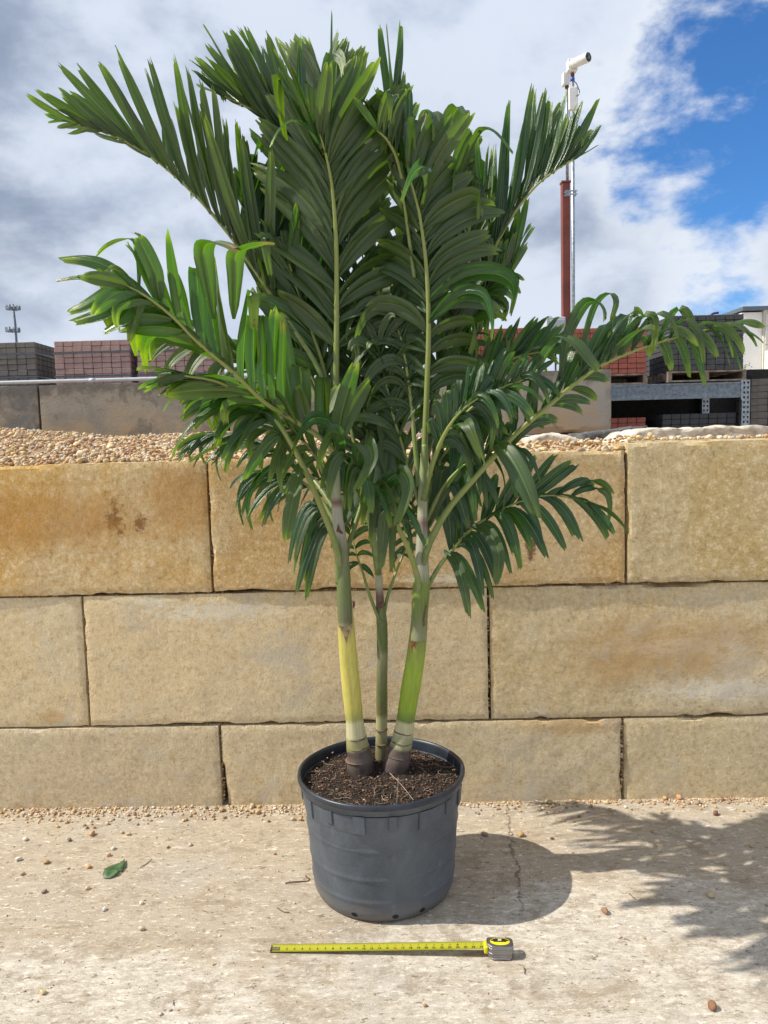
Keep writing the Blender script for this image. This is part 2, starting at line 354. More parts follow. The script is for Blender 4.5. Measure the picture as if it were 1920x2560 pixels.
# ================================================================== big concrete blocks
def block_mesh(name, L, Hh, D, seed, step=0.03, chip=1.0, stains=()):
    """rounded, chipped block; origin at its middle; front face is -Y"""
    bm = bmesh.new()
    nx = max(2, int(L / step)); nz = max(2, int(Hh / step)); ny = 3
    def face(f, nu, nv):
        g = [[bm.verts.new(f(u / nu, v / nv)) for u in range(nu + 1)] for v in range(nv + 1)]
        for v in range(nv):
            for u in range(nu): bm.faces.new((g[v][u], g[v][u + 1], g[v + 1][u + 1], g[v + 1][u]))
    hx, hy, hz = L / 2, D / 2, Hh / 2
    face(lambda u, v: (-hx + u * L, -hy, -hz + v * Hh), nx, nz)
    face(lambda u, v: (hx - u * L, hy, -hz + v * Hh), 6, 3)
    face(lambda u, v: (-hx + u * L, -hy + v * D, hz), nx, 14)
    face(lambda u, v: (-hx + u * L, hy - v * D, -hz), nx, 6)
    face(lambda u, v: (-hx, hy - u * D, -hz + v * Hh), 14, nz)
    face(lambda u, v: (hx, -hy + u * D, -hz + v * Hh), 14, nz)
    bmesh.ops.remove_doubles(bm, verts=bm.verts[:], dist=0.0005)
    el = bm.verts.layers.float.new('edge'); sl_ = bm.verts.layers.float_color.new('stain')
    for v in bm.verts:
        c = v.co.copy(); q = c + Vector((seed * 7.3, seed * 3.1, seed * 1.7))
        dx, dz = hx - abs(c.x), hz - abs(c.z); dy = c.y + hy
        de = min(dx, dz)
        v[el] = max(0, 1 - dz / 0.07) * 0.75 if dz < dx else max(0, 1 - dx / 0.05) * 0.75
        r_ = [0.0, 0.0, 0.0]
        for (sx, sz, rx_, rz_, ch) in stains:
            rr = math.hypot((c.x - sx) / rx_, (c.z - sz) / rz_)
            r_[ch] = max(r_[ch], max(0.0, 1 - rr))
        v[sl_] = (*r_, 1)
        # rounding and chips where two faces meet
        rr = 0.003 + 0.045 * chip * max(0, fb(q.x * 1.7, q.y * 1.7, q.z * 1.7) - 0.26) + 0.016 * chip * max(0, fb(q.x * 9, q.z * 9, 3) - 0.10)
        if dy < 0.12 and de < rr * 1.6:
            k = 1 - de / (rr * 1.6)
            v.co.y += rr * k * k * 0.9 * max(0, 1 - dy / 0.12)
        if dy < rr * 2:
            k = 1 - dy / (rr * 2)
            if dx < 0.001: v.co.x -= math.copysign(rr * k * 0.6, c.x)
            if dz < 0.001: v.co.z -= math.copysign(rr * k * 0.6, c.z)
        elif dz < 0.001 and c.z > 0: v.co.z += 0.008 * fb(q.x * 4, q.y * 4, 0)
        if dy < 0.001: v.co.y += 0.003 * fb(q.x * 3, q.z * 3, 5) + 0.0012 * fb(q.x * 14, q.z * 14, 9)
    bmesh.ops.recalc_face_normals(bm, faces=bm.faces[:])
    me = bpy.data.meshes.new(name); bm.to_mesh(me); bm.free()
    me.polygons.foreach_set('use_smooth', [True] * len(me.polygons)); me.set_sharp_from_angle(angle=R(28))
    return me
Dw = 3.3867; YW = -0.0258
wall = empty('block_wall', (0, Dw, 0), YW)
tag(wall, 'tan wall of large concrete blocks in three courses, behind the potted palm', 'wall')
zc = [-0.225, 0.3819, 0.9925, 1.5953]
G = 0.009
OC = (0.64, 0.415, 0.15); TN = (0.74, 0.60, 0.37); GRY = (0.65, 0.54, 0.36)
courses = [
    (0, [-4.46, -2.63, -0.776, 1.0499, 2.88, 4.7], [GRY, GRY, (0.70, 0.57, 0.36), (0.70, 0.56, 0.32), GRY]),
    (1, [-5.03, -3.2, -1.3738, 0.4543, 2.28, 4.11], [TN, TN, (0.75, 0.60, 0.37), (0.66, 0.52, 0.30), TN]),
    (2, [-4.44, -2.61, -0.7764, 1.0616, 2.89, 4.7], [OC, OC, (0.60, 0.405, 0.18), (0.56, 0.42, 0.20), OC])]
# stains: (x, z, rx, rz, channel) 0 rust, 1 white scrape, 2 brown water mark, in block-local metres
stains = {(2, 1): [(0.50, 0.03, 0.10, 0.17, 0), (0.60, 0.02, 0.06, 0.09, 0), (0.1, 0.05, 1.2, 0.26, 2), (0.8, 0.12, 0.35, 0.3, 2)],
          (2, 2): [(0.50, -0.12, 0.05, 0.20, 0), (0.1, -0.26, 0.5, 0.06, 1)],
          (1, 2): [(-0.3, 0.22, 0.8, 0.10, 1), (-0.60, 0.27, 0.2, 0.05, 1)],
          (1, 3): [(-0.05, 0.02, 0.75, 0.10, 1), (0.1, -0.18, 0.8, 0.12, 1), (-0.1, 0.0, 0.95, 0.28, 2)],
          (1, 1): [(0.75, -0.26, 0.12, 0.06, 2)],
          (0, 2): [(0.7, 0.28, 0.6, 0.10, 2)]}
for ci, joints, cols in courses:
    for k in range(len(joints) - 1):
        a, b_ = joints[k] + G / 2, joints[k + 1] - G / 2
        z0, z1 = zc[ci] + G * 0.35, zc[ci + 1] - G * 0.35
        if ci == 2: z1 += [0, -0.004, -0.006, 0.022, 0][k]
        me = block_mesh('block', b_ - a, z1 - z0, 0.60, ci * 5 + k, 0.018, 1.0, stains.get((ci, k), ()))
        o = link('block', me, M['block'], wall, ((a + b_) / 2, 0.30 + [0.0, 0.004, -0.006][ci] + 0.004 * math.sin(k * 5 + ci), (z0 + z1) / 2))
        o.color = (*cols[k], 1)

# second wall of weathered blocks, four courses, behind the gravel
YB = 7.4
bw = empty('weathered_block_wall', (0, YB, 0), YW)
tag(bw, 'grey weathered concrete block wall behind the gravel, with a pale pipe on its top', 'wall')
e1 = at(1322, 860, YB).x; J = [e1 - 0.012 - 1.83 * k for k in range(5, -1, -1)]
zt = at(1307, 797, YB).z
for ci in range(4):
    for k in range(5):
        sh = 0.0 if ci % 2 == 1 else -0.9
        if ci < 2 and k > 0: continue
        x0, x1 = J[k] + sh * 0, J[k + 1]
        z1 = zt - 0.61 * (3 - ci)
        me = block_mesh('block', x1 - x0 - 0.02, 0.60, 0.60, 50 + ci * 7 + k, 0.04, 1.0)
        o = link('block', me, M['grey_block'], bw, ((x0 + x1) / 2, 0.3, z1 - 0.305))
        o.color = (0.16, 0.16, 0.155, 1) if k == 1 or k == 0 else ((0.25, 0.235, 0.2, 1) if k < 4 else (0.30, 0.30, 0.285, 1))
# PVC pipe along the top edge of that wall
bm = bmesh.new()
pa, pb = at(-60, 833, YB - 0.02), at(640, 816, YB - 0.02)
pts = [pa.lerp(pb, i / 12) + Vector((0, 0, 0.004 * math.sin(i * 1.7))) for i in range(13)]
zt2 = zt + 0.02
for p_ in pts: p_.z = zt2 + 0.0
tube(bm, [p_ - pts[0] for p_ in pts], [0.017] * 13, 12)
o = obj('pipe', bm, M['pvc'], None, pts[0], True); tag(o, 'long pale grey plastic pipe lying along the top of the weathered wall', 'pipe')
bm = bmesh.new(); c = at(200, 829, YB - 0.02) - pts[0]; c.z = 0
tube(bm, [c - Vector((0.03, 0, 0)), c + Vector((0.03, 0, 0))], [0.0205] * 2, 12); obj('coupling', bm, M['pvc'], o, None, True)

# ================================================================== stones
def ico(sub):
    b = bmesh.new(); bmesh.ops.create_icosphere(b, subdivisions=sub, radius=1.0)
    V = np.array([v.co[:] for v in b.verts]); Fc = np.array([[v.index for v in f.verts] for f in b.faces]); b.free(); return V, Fc
rng = np.random.default_rng(5)
PAL = np.array([(0.66, 0.48, 0.27), (0.52, 0.33, 0.16), (0.78, 0.66, 0.47), (0.70, 0.54, 0.33), (0.40, 0.25, 0.14), (0.82, 0.75, 0.61), (0.55, 0.31, 0.17), (0.66, 0.46, 0.20), (0.40, 0.32, 0.24), (0.72, 0.55, 0.33), (0.60, 0.44, 0.28), (0.76, 0.60, 0.36)])
def stone_variants(V, n):
    out = []
    for i in range(n):
        W = V.copy()
        for k in range(5):
            a = rng.normal(size=3); a /= np.linalg.norm(a)
            dt = W @ a; lim = rng.uniform(0.55, 0.95)
            W = W - np.outer(np.maximum(0, dt - lim) * 0.8, a)
        W *= (1 + 0.10 * np.sin(W @ rng.normal(size=3) * 2.5 + i))[:, None]
        out.append(W)
    return out
def stones_mesh(name, pos, size, sub=2, pal=PAL, flat=(0.5, 0.85)):
    V, Fc = ico(sub); var = stone_variants(V, 12); n = len(pos)
    nv, nf = len(V), len(Fc)
    AV = np.zeros((n * nv, 3)); AF = np.zeros((n * nf, 3), int); AC = np.ones((n * nv, 4))
    for i in range(n):
        a, b_ = rng.uniform(0, 6.28), rng.normal() * 0.35
        ca, sa, cb_, sb = math.cos(a), math.sin(a), math.cos(b_), math.sin(b_)
        Rm = np.array([[ca, -sa, 0], [sa, ca, 0], [0, 0, 1]]) @ np.array([[1, 0, 0], [0, cb_, -sb], [0, sb, cb_]])
        W = var[rng.integers(12)] * np.array([1.0, rng.uniform(0.65, 0.95), rng.uniform(*flat)]) * size[i]
        AV[i * nv:(i + 1) * nv] = W @ Rm.T + pos[i]
        AF[i * nf:(i + 1) * nf] = Fc + i * nv
        AC[i * nv:(i + 1) * nv, :3] = np.clip(pal[rng.integers(len(pal))] * rng.uniform(0.75, 1.15), 0, 0.85)
    me = bpy.data.meshes.new(name)
    me.vertices.add(n * nv); me.vertices.foreach_set('co', AV.ravel())
    me.loops.add(n * nf * 3); me.loops.foreach_set('vertex_index', AF.ravel())
    me.polygons.add(n * nf); me.polygons.foreach_set('loop_start', np.arange(0, n * nf * 3, 3)); 
    me.update(calc_edges=True)
    at_ = me.color_attributes.new('tint', 'FLOAT_COLOR', 'POINT'); at_.data.foreach_set('color', AC.ravel())
    me.polygons.foreach_set('use_smooth', np.ones(n * nf, bool))
    me.validate()
    return me
# gravel heap held between the two walls
def crest(x):   # heap height above the camera-side wall top, by world x
    kx = [-4.5, -2.75, -2.3, -1.9, -1.42, -0.6, 0.56, 1.1, 1.6, 4]
    kz = [1.93, 1.82, 1.775, 1.73, 1.742, 1.72, 1.69, 1.655, 1.60, 1.56]
    return float(np.interp(x, kx, kz))
def heap(x, y):
    yf = Dw + x * YW
    s = (y - yf - 0.02) / 1.9; s = min(max(s, 0), 1)
    zf = 1.575 + 0.02 * max(0, min(1, (-x + 0.3)))
    xr = x * 5.5 / max(y, 3.4) if x < 0 else x
    z = zf + (crest(xr) - zf) * (s ** 0.75 if s > 0 else 0)
    return z + 0.012 * fb(x * 2.2, y * 2.2, 1, 3)
bm = bmesh.new()
X = np.linspace(-4.6, 2.9, 76); Y = np.concatenate([np.linspace(0.015, 1.2, 26), np.linspace(1.3, 4.0, 14)])
gv = [[bm.verts.new((x, Dw + x * YW + y, heap(x, Dw + x * YW + y) - 0.018)) for x in X] for y in Y]
for j in range(len(Y) - 1):
    for i in range(len(X) - 1): bm.faces.new((gv[j][i], gv[j][i + 1], gv[j + 1][i + 1], gv[j + 1][i]))
o = obj('gravel_bed', bm, M['dirt'], None, None, True); tag(o, 'sandy bed under the river gravel between the two block walls', 'gravel', kind='stuff')
pos, size = [], []
for i in range(15000):
    x = rng.uniform(-4.2, 2.6); u = rng.uniform() ** 1.7
    y = Dw + x * YW + 0.02 + u * 2.2
    if x > 0.6 and (u > 0.13): continue
    if x > 1.15 and rng.uniform() < 0.55 + (x - 1.15) * 0.25: continue
    s = rng.choice([0.006, 0.009, 0.0125, 0.017], p=[0.34, 0.33, 0.24, 0.09]) * rng.uniform(0.8, 1.2) * (1 + 0.25 * (x > 0.5)) * (1.5 if rng.uniform() < 0.03 else 1)
    lift = rng.uniform(-0.006, 0.010) if x < 0.6 else rng.uniform(0.0, 0.012) + 0.02 * (x < 1.15) * rng.uniform()
    pos.append((x, y, heap(x, y) - 0.006 + lift)); size.append(s)
for i in range(300):
    x = rng.uniform(0.62, 2.15); k = 1 if x < 1.3 else 0.6
    if x > 1.3 and rng.uniform() < 0.35: continue
    if x > 1.95 and rng.uniform() < 0.7: continue
    y = Dw + x * YW + rng.uniform(0.03, 0.30); s = rng.uniform(0.006, 0.015) * (1.4 if rng.uniform() < 0.08 else 1)
    pos.append((x, y, (1.610 if x < 1.06 else 1.622) + s * 0.45 + (0.018 * rng.uniform() if x < 1.2 else 0))); size.append(s)
gm = stones_mesh('gravel', np.array(pos), np.array(size), 2)
o = link('gravel', gm, M['stone']); tag(o, 'heap of tan and cream river gravel on top of the block wall', 'gravel', kind='stuff')
# grit along the foot of the wall and crumbs in the joints
pos, size = [], []
def wy(x, dy=0): return Dw + x * YW + dy
for i in range(2600):
    x = rng.uniform(-2.4, 2.0); dy = -abs(rng.normal()) * (0.05 if x < 0.1 else 0.025) - 0.004
    s = abs(rng.normal()) * 0.0028 + 0.0018; pos.append((x, wy(x, dy), s * 0.4)); size.append(s)
for i in range(420):
    x = rng.uniform(-1.9, -0.35) ; dy = -abs(rng.normal()) * 0.07 - 0.01
    if rng.uniform() < 0.3: x = rng.uniform(0.3, 2.0)
    s = rng.uniform(0.005, 0.011); pos.append((x, wy(x, dy), s * 0.45)); size.append(s)
for i in range(420):
    x = rng.uniform(-2.2, 2.0); y = wy(x, -rng.uniform(0.05, 1.4)); s = abs(rng.normal()) * 0.0022 + 0.0015
    if x > -0.2 and rng.uniform() < 0.6: continue
    pos.append((x, y, s * 0.4)); size.append(s)
for i in range(1900):
    x = rng.uniform(-2.0, 1.9); y = rng.uniform(1.75, 3.3); s = abs(rng.normal()) * 0.0011 + 0.0009
    pos.append((x, y, s * 0.4)); size.append(s)
for jx, z0, z1 in [(-0.7764, 1.0, 1.57), (1.0616, 1.0, 1.58), (0.4543, 0.40, 0.97), (-1.3738, 0.4, 0.97), (-0.776, 0.02, 0.36), (1.0499, 0.02, 0.36)]:
    for i in range(46):
        s = rng.uniform(0.004, 0.0095); pos.append((jx + rng.normal() * 0.003, wy(jx, 0.018 + rng.uniform(0, 0.012)), rng.uniform(z0, z1))); size.append(s)
for zz_ in (0.3819, 0.9925):
    for i in range(170):
        x = rng.uniform(-2.2, 2.1); s = rng.uniform(0.002, 0.0055); pos.append((x, wy(x, 0.010 + rng.uniform(0, 0.01)), zz_)); size.append(s)
gm = stones_mesh('grit', np.array(pos), np.array(size), 1)
o = link('grit', gm, M['stone']); tag(o, 'fine grit and gravel crumbs along the foot and joints of the block wall', 'grit', kind='stuff')
# loose pebbles one can count (photo pixels of the 1920-wide picture, size m, colour)
pb = [
 (229,2088,.021,(.52,.34,.18),'largest tan pebble on the ground left of the pot','n'),
 (64,2101,.016,(.74,.66,.54),'cream oval pebble near the left edge, below the wall','n'),
 (47,2151,.016,(.80,.76,.68),'white round pebble near the left edge, above a long brown one','n'),
 (116,2158,.018,(.56,.38,.20),'long tan pebble left of the fallen green leaf','n'),
 (222,2170,.014,(.50,.30,.14),'orange brown pebble just left of the fallen leaf','n'),
 (284,2124,.014,(.78,.74,.66),'white pebble above the fallen green leaf','n'),
 (273,2140,.013,(.50,.33,.16),'tan upright pebble touching the tip of the fallen leaf','n'),
 (111,2231,.015,(.26,.22,.18),'dark grey angular stone below and left of the fallen leaf','n'),
 (219,2224,.013,(.66,.50,.30),'yellowish pebble below the fallen green leaf','n'),
 (261,2276,.013,(.74,.74,.76),'bluish white pebble on the ground below the leaf','n'),
 (354,2260,.012,(.72,.64,.50),'flat cream pebble right of the fallen leaf','n'),
 (354,2325,.016,(.70,.58,.42),'round cream pebble left of the tape measure end','n'),
 (108,2484,.014,(.66,.52,.26),'yellow pebble near the bottom left corner','n'),
 (174,2102,.014,(.24,.20,.17),'dark grey pebble between the cream and the largest tan pebble','n'),
 (57,2188,.014,(.52,.38,.24),'flat brown pebble at left below the white one','n'),
 (476,2114,.012,(.68,.56,.40),'pale pebble half way between leaf and pot','n'),
 (687,2136,.010,(.45,.27,.15),'brown pebble close to the left side of the pot','n'),
 (420,2120,.010,(.30,.17,.10),'reddish brown pebble half way to the pot','n'),
 (368,2040,.015,(.72,.62,.46),'tall cream pebble near the wall foot at left','n'),
 (136,2036,.018,(.36,.25,.16),'dark brown stone against the wall foot at far left','n'),
 (98,2044,.013,(.62,.46,.28),'tan pebble beside the dark brown stone at the wall foot','n'),
 (168,2058,.013,(.58,.42,.22),'golden pebble below the wall foot at left','n'),
 (228,2055,.011,(.76,.70,.58),'white pebble under the wall at left','n'),
 (268,2062,.013,(.60,.45,.28),'tan pebble above the largest pebble on the left','n'),
 (305,2083,.012,(.66,.50,.30),'left one of two tan pebbles side by side above the leaf','n'),
 (322,2088,.013,(.68,.52,.32),'right one of two tan pebbles side by side above the leaf','n'),
 (217,2071,.010,(.30,.16,.09),'small reddish stone above the largest tan pebble','n'),
 (236,2071,.011,(.34,.20,.12),'brown stone to the upper right of the largest tan pebble','n'),
 (556,2028,.020,(.58,.38,.20),'reddish tan stone by the wall joint left of the pot','n'),
 (515,2022,.018,(.25,.22,.20),'grey stone against the wall near the left vertical joint','n'),
 (631,2018,.019,(.62,.46,.28),'tan stone against the wall just left of the pot','n'),
 (645,2034,.018,(.60,.44,.20),'golden stone near the pot, second row from the wall','n'),
 (714,2030,.015,(.66,.54,.38),'cream stone against the wall next to the pot rim','n'),
 (733,2051,.015,(.70,.60,.46),'pale stone left of the pot rim, left of the orange one','n'),
 (751,2051,.015,(.52,.32,.17),'orange brown stone touching the pot side','n'),
 (672,2055,.010,(.28,.15,.09),'dark red stone left of the pot','n'),
 (1212,2089,.020,(.50,.40,.30),'grey tan pebble at the top edge of the pot shadow','n'),
 (1302,2091,.021,(.50,.36,.18),'yellow brown pebble right of the pot shadow top','n'),
 (1279,2087,.010,(.55,.44,.38),'small pinkish pebble between two larger ones by the pot shadow','n'),
 (1408,2053,.014,(.46,.30,.18),'brown pebble up right of the pot shadow','n'),
 (1448,2043,.009,(.22,.12,.08),'tiny dark red pebble under the right wall','n'),
 (1374,2009,.019,(.50,.42,.28),'greenish tan pebble at the wall foot right of the pot','n'),
 (1433,2008,.018,(.60,.48,.30),'yellowish flat pebble at the wall foot, right of the pot','n'),
 (1350,2026,.014,(.56,.44,.32),'pale brown pebble just below the wall foot pebbles','n'),
 (1662,1998,.017,(.52,.38,.20),'tan pebble beside the orange one at the right wall foot','n'),
 (1698,1998,.022,(.52,.30,.16),'large orange pebble at the foot of the wall on the right','n'),
 (1744,2010,.018,(.36,.28,.22),'greyish stone at the wall foot right of the orange pebble','n'),
 (1790,2037,.021,(.22,.10,.07),'dark red round pebble in the palm shadow at right','n'),
 (1806,2001,.013,(.34,.18,.12),'reddish flat stone at the right wall foot','n'),
 (1630,2081,.011,(.42,.27,.16),'brown pebble inside the palm shadow','n'),
 (1879,2118,.013,(.55,.42,.22),'golden pebble near the right edge of the photo','n'),
 (1380,2098,.010,(.12,.09,.07),'blackish pebble beyond the right of the pot shadow','n'),
 (1513,2283,.021,(.34,.19,.11),'dark brown lumpy stone on the sunlit ground right of the pot','n'),
 (1778,2242,.018,(.58,.50,.30),'flat yellowish pebble on the shadow edge at right','n'),
 (1781,2521,.021,(.26,.13,.07),'dark brown stone at the bottom right corner','n'),
 (1272,2398,.012,(.46,.25,.11),'orange pebble wedged under the front of the tape measure case','n')]
stv = ico(2)
for i, (u, v, s, c, lab, _) in enumerate(pb):
    p_ = gr(u / S, v / S)
    p_ = Vector(p_); s *= 0.78
    me = stones_mesh('pebble', np.zeros((1, 3)), np.array([s]), 3, np.array([c]), (0.6, 0.8))
    o = link('pebble', me, M['stone'], None, (p_.x, p_.y, s * 0.5)); tag(o, lab, 'pebble', 'loose pebbles on the concrete ground')

# rubble behind the gravel at the right, and a dark slab in the gap
def rubble(name, pts, Y0, dep, m, label, seed, colr, cat='rubble'):
    """pts: outline of the face seen, in picture pixels, at depth Y0"""
    P3 = [at(u, v, Y0) for u, v in pts]; o0 = P3[0].copy()
    bm = bmesh.new()
    a = [bm.verts.new(p - o0) for p in P3]; b_ = [bm.verts.new(p - o0 + Vector((0, dep, 0))) for p in P3]
    bm.faces.new(a); bm.faces.new(b_[::-1])
    n = len(a)
    for i in range(n): bm.faces.new((a[i], b_[i], b_[(i + 1) % n], a[(i + 1) % n]))
    bmesh.ops.recalc_face_normals(bm, faces=bm.faces[:])
    bmesh.ops.triangulate(bm, faces=bm.faces[:])
    for k in range(3): bmesh.ops.subdivide_edges(bm, edges=[e for e in bm.edges if e.calc_length() > 0.05], cuts=1, use_grid_fill=False); bmesh.ops.triangulate(bm, faces=bm.faces[:])
    for v in bm.verts:
        q = v.co * 11 + Vector((seed, seed, 0)); v.co += Vector((fb(q.x, q.y, q.z), fb(q.y, q.z, q.x + 5), fb(q.z, q.x, q.y + 9))) * 0.014
    o = obj(name, bm, m, None, o0, True); tag(o, label, cat); o.color = (*colr, 1); return o
mrub = simple('pale_rubble', (0.62, 0.56, 0.46), 0.95, var=0.3, scale=14, bump=0.6, bscale=70)
mrub2 = simple('dark_rubble', (0.10, 0.10, 0.10), 0.95, var=0.4, scale=20, bump=0.6, bscale=70)
rubble('concrete_rubble', [(1352, 960), (1362, 946), (1378, 932), (1420, 926), (1480, 924), (1520, 926), (1560, 921), (1700, 920), (1760, 922), (1760, 962)], 4.1, 0.5, mrub, 'long pale broken concrete piece on the wall top at right, behind pebbles', 3, (0.6, 0.55, 0.45))
rubble('concrete_rubble', [(1150, 962), (1152, 944), (1180, 938), (1215, 936), (1245, 944), (1262, 962)], 4.1, 0.35, mrub, 'small pale rubble lump on the wall top behind the palm leaves', 8, (0.6, 0.55, 0.45))
rubble('stone_slab', [(1258, 960), (1262, 936), (1320, 930), (1395, 920), (1412, 945), (1412, 966)], 6.2, 0.6, mrub2, 'dark grey slab in the gap right of the weathered wall', 14, (0.1, 0.1, 0.1), 'slab')

# ================================================================== paver stacks, pallets, rack
def paver_meshes(wd, hh, dp):
    out = []
    for k in range(3):
        bm = bmesh.new(); box(bm, -wd / 2, wd / 2, -dp / 2, dp / 2, -hh / 2, hh / 2); bevel(bm, 0.004)
        me = bpy.data.meshes.new('paver'); bm.to_mesh(me); bm.free(); out.append(me)
    return out
rp = random.Random(3)
def paver_stack(x0, z0, Y0, nx, nz, ny, m, label, side, straps=(), pw=0.1, ph=0.0585, solid_below=None, rz=0.0, jit=0.004):
    """x0: left end of the front; pavers of the front, of the side that shows and of the top are single parts"""
    r = empty('paver_stack', (x0, Y0, z0), rz); tag(r, label, 'pavers', 'stacks of concrete pavers in the yard')
    m2 = M[m]; ms = paver_meshes(pw - 0.004, ph - 0.003, pw - 0.004)
    for me in ms: me.materials.append(m2)
    L, D_, Ht = nx * pw, ny * pw, nz * ph
    bm = bmesh.new(); box(bm, 0.03, L - 0.03, 0.03, D_ - 0.02, 0.0 if solid_below is None else solid_below, Ht - 0.02); obj('core', bm, M['core'], r)
    for k in range(nz):
        row = rp.uniform(-jit, jit)
        for i in range(nx):
            o = link('paver', ms[rp.randrange(3)], None, r, (pw * (i + 0.5) + row + rp.uniform(-.001, .001), pw / 2 + rp.uniform(-.003, .003), ph * (k + 0.5)))
        for j in range(1, ny):
            xx = L - pw / 2 if side > 0 else pw / 2
            link('paver', ms[rp.randrange(3)], None, r, (xx + row, pw * (j + 0.5), ph * (k + 0.5)))
    for s in straps:
        bm = bmesh.new(); zz_ = s * ph
        box(bm, -0.006, L + 0.006, -0.006, -0.002, zz_ - 0.009, zz_ + 0.009)
        if side > 0: box(bm, L + 0.005, L + 0.008, -0.006, D_, zz_ - 0.009, zz_ + 0.009)
        else: box(bm, -0.008, -0.005, -0.006, D_, zz_ - 0.009, zz_ + 0.009)
        obj('strap', bm, M['strap'], r)
    return r
YS = 8.25
zb = at(200, 832, YS).z - 0.10; zl = at(0, 738, YS).z
ph = 0.0585
def lx(u, v, Y): return at(u, v, Y).x
nzl = 9
xa = lx(82, 780, YS) - 0.8
paver_stack(xa - 0.02, at(40, 739, YS).z - nzl * ph, YS, 8, nzl, 6, 'grey_paver', 'grey paver stack at the left edge, above the weathered wall', 1, (nzl - 2.05, nzl - 6.2), solid_below=-1.9)
xb = lx(118, 780, YS)
paver_stack(xb, at(200, 735, YS).z - nzl * ph, YS, 8, nzl, 6, 'mauve_paver', 'mauve pink paver stack in the middle of the left row', 1, (nzl - 2.15, nzl - 6.3), solid_below=-1.9)
xc = lx(296, 780, YS)
paver_stack(xc, at(370, 731, YS).z - nzl * ph, YS, 8, nzl, 6, 'mauve_paver', 'mauve pink paver stack half hidden by the left palm leaves', 1, (nzl - 2.15, nzl - 6.3), solid_below=-1.9)

YR = 8.35
ztb = at(1500, 828, YR).z            # top of rack beam
def pallet(x0, x1, z0, Y0, dep, label):
    r = empty('pallet', (x0, Y0, z0)); tag(r, label, 'pallet', 'wooden pallets on the rack'); L = x1 - x0; h = 0.115
    for i in range(5):
        bm = bmesh.new(); y = i * (dep - 0.1) / 4; box(bm, 0, L, y, y + 0.1, h - 0.018, h); obj('board', bm, M['wood'], r)
    for i in range(3):
        bm = bmesh.new(); y = i * (dep - 0.1) / 2; box(bm, -0.004, L + 0.004, y - 0.002, y + 0.098, 0, 0.018); obj('board', bm, M['wood'], r)
    for i in range(3):
        bm = bmesh.new(); x = i * (L - 0.04) / 2; box(bm, x, x + 0.04, 0.004, dep - 0.004, 0.018, h - 0.018); obj('stringer', bm, M['wood'], r)
    return r
x0, x1 = lx(1225, 780, YR), lx(1396, 800, YR)
zp = ztb + 0.004
pallet(x0, x1, zp, YR - 0.03, 0.75, 'pallet under the right red stack, left of the wider pallet')
paver_stack(x1 - 0.8, zp + 0.119, YR, 8, 9, 6, 'red_paver', 'red paver stack with its bottom right corner showing on a pallet', 1, (), ph=0.0545)
x2, x3 = lx(1446, 780, YR), lx(1606, 780, YR)
pallet(x2 - 0.02, x3 + 0.02, zp + 0.012, YR - 0.03, 1.0, 'pallet under the black paver stack at the right end of the rack')
paver_stack(x2, zp + 0.131, YR, 8, 10, 9, 'dark_paver', 'tall charcoal paver stack on the right end of the rack', -1, (6.6,), pw=(x3 - x2) / 8)
xr1 = lx(1163, 740, YR)
paver_stack(xr1 - 0.9, zp + 0.119, YR + 0.1, 9, 9, 5, 'red_paver', 'red paver stack behind the leaves, left of the white box', 1, (6.2,))
pallet(xr1 - 0.95, xr1 + 0.02, zp, YR + 0.07, 0.6, 'pallet hidden behind leaves under the left red stack')
# rack: beams, uprights
rk = empty('storage_rack', (lx(1322, 850, YR), YR - 0.06, 0)); tag(rk, 'galvanised pallet rack with a wide beam and perforated end post', 'rack')
ox = rk.location.x
xl, xR = -2.6, lx(1597, 850, YR) - ox
bm = bmesh.new(); box(bm, xl, xR, 0, 0.045, ztb - 0.165, ztb - 0.0); box(bm, xl, xR, -0.008, 0.0, ztb - 0.165, ztb - 0.150); box(bm, xl, xR, -0.008, 0, ztb - 0.018, ztb); obj('beam', bm, M['steel_beam'], rk)
for i in range(12):
    bm = bmesh.new(); x = xl + i * (xR - xl) / 12; box(bm, x, x + (xR - xl) / 12 - 0.004, 0.047, 1.55, ztb - 0.03, ztb - 0.003); obj('shade_deck_panel', bm, M['dark_paver'], rk)  # closed deck added to keep the space under the rack dark
for (xx, yy) in ((xR + 0.002, 0.0), (xR + 0.002, 1.03), (xl - 0.1, 0.0), (xl - 0.1, 1.03), (lx(1520, 850, YR + 0.7) - ox, 0.80)):
    bm = bmesh.new(); box(bm, xx, xx + 0.085, yy, yy + 0.07, 0, ztb + 0.02); up = obj('upright', bm, M['galv'], rk)
    if yy == 0.0 and xx > 0 or 0.5 < yy < 0.9:
        bm = bmesh.new()
        for k in range(26):
            for sx in ((0.022, 0.063)):
                z = 1.55 + k * 0.052
                if z > ztb - 0.0 and sx < 0.03: continue
                if z > ztb: continue
                vs = [bm.verts.new((xx + sx + a, yy - 0.0015, z + b2)) for a, b2 in ((-0.009, 0.012), (-0.011, 0.004), (-0.005, -0.013), (0.005, -0.013), (0.011, 0.004), (0.009, 0.012))]
                bm.faces.new(vs)
        obj('slot_row', bm, M['dark'], up)
bm = bmesh.new(); box(bm, xR - 0.012, xR + 0.0, -0.012, 0.0, ztb - 0.19, ztb + 0.02); obj('beam_bracket', bm, M['galv'], rk)
# stacks on the ground under the rack
zl2 = at(1360, 902, YR).z
paver_stack(lx(1396, 910, YR) - 0.8, zl2 - 4 * ph, YR + 0.02, 8, 4, 6, 'red_paver', 'low red paver stack in the shade under the rack', 1, (), solid_below=-1.5)
zl3 = at(1500, 893, YR).z
paver_stack(lx(1432, 910, YR), zl3 - 4 * ph, YR + 0.02, 8, 4, 7, 'dark_paver', 'low charcoal paver stack in the shade under the rack', -1, (), solid_below=-1.5)
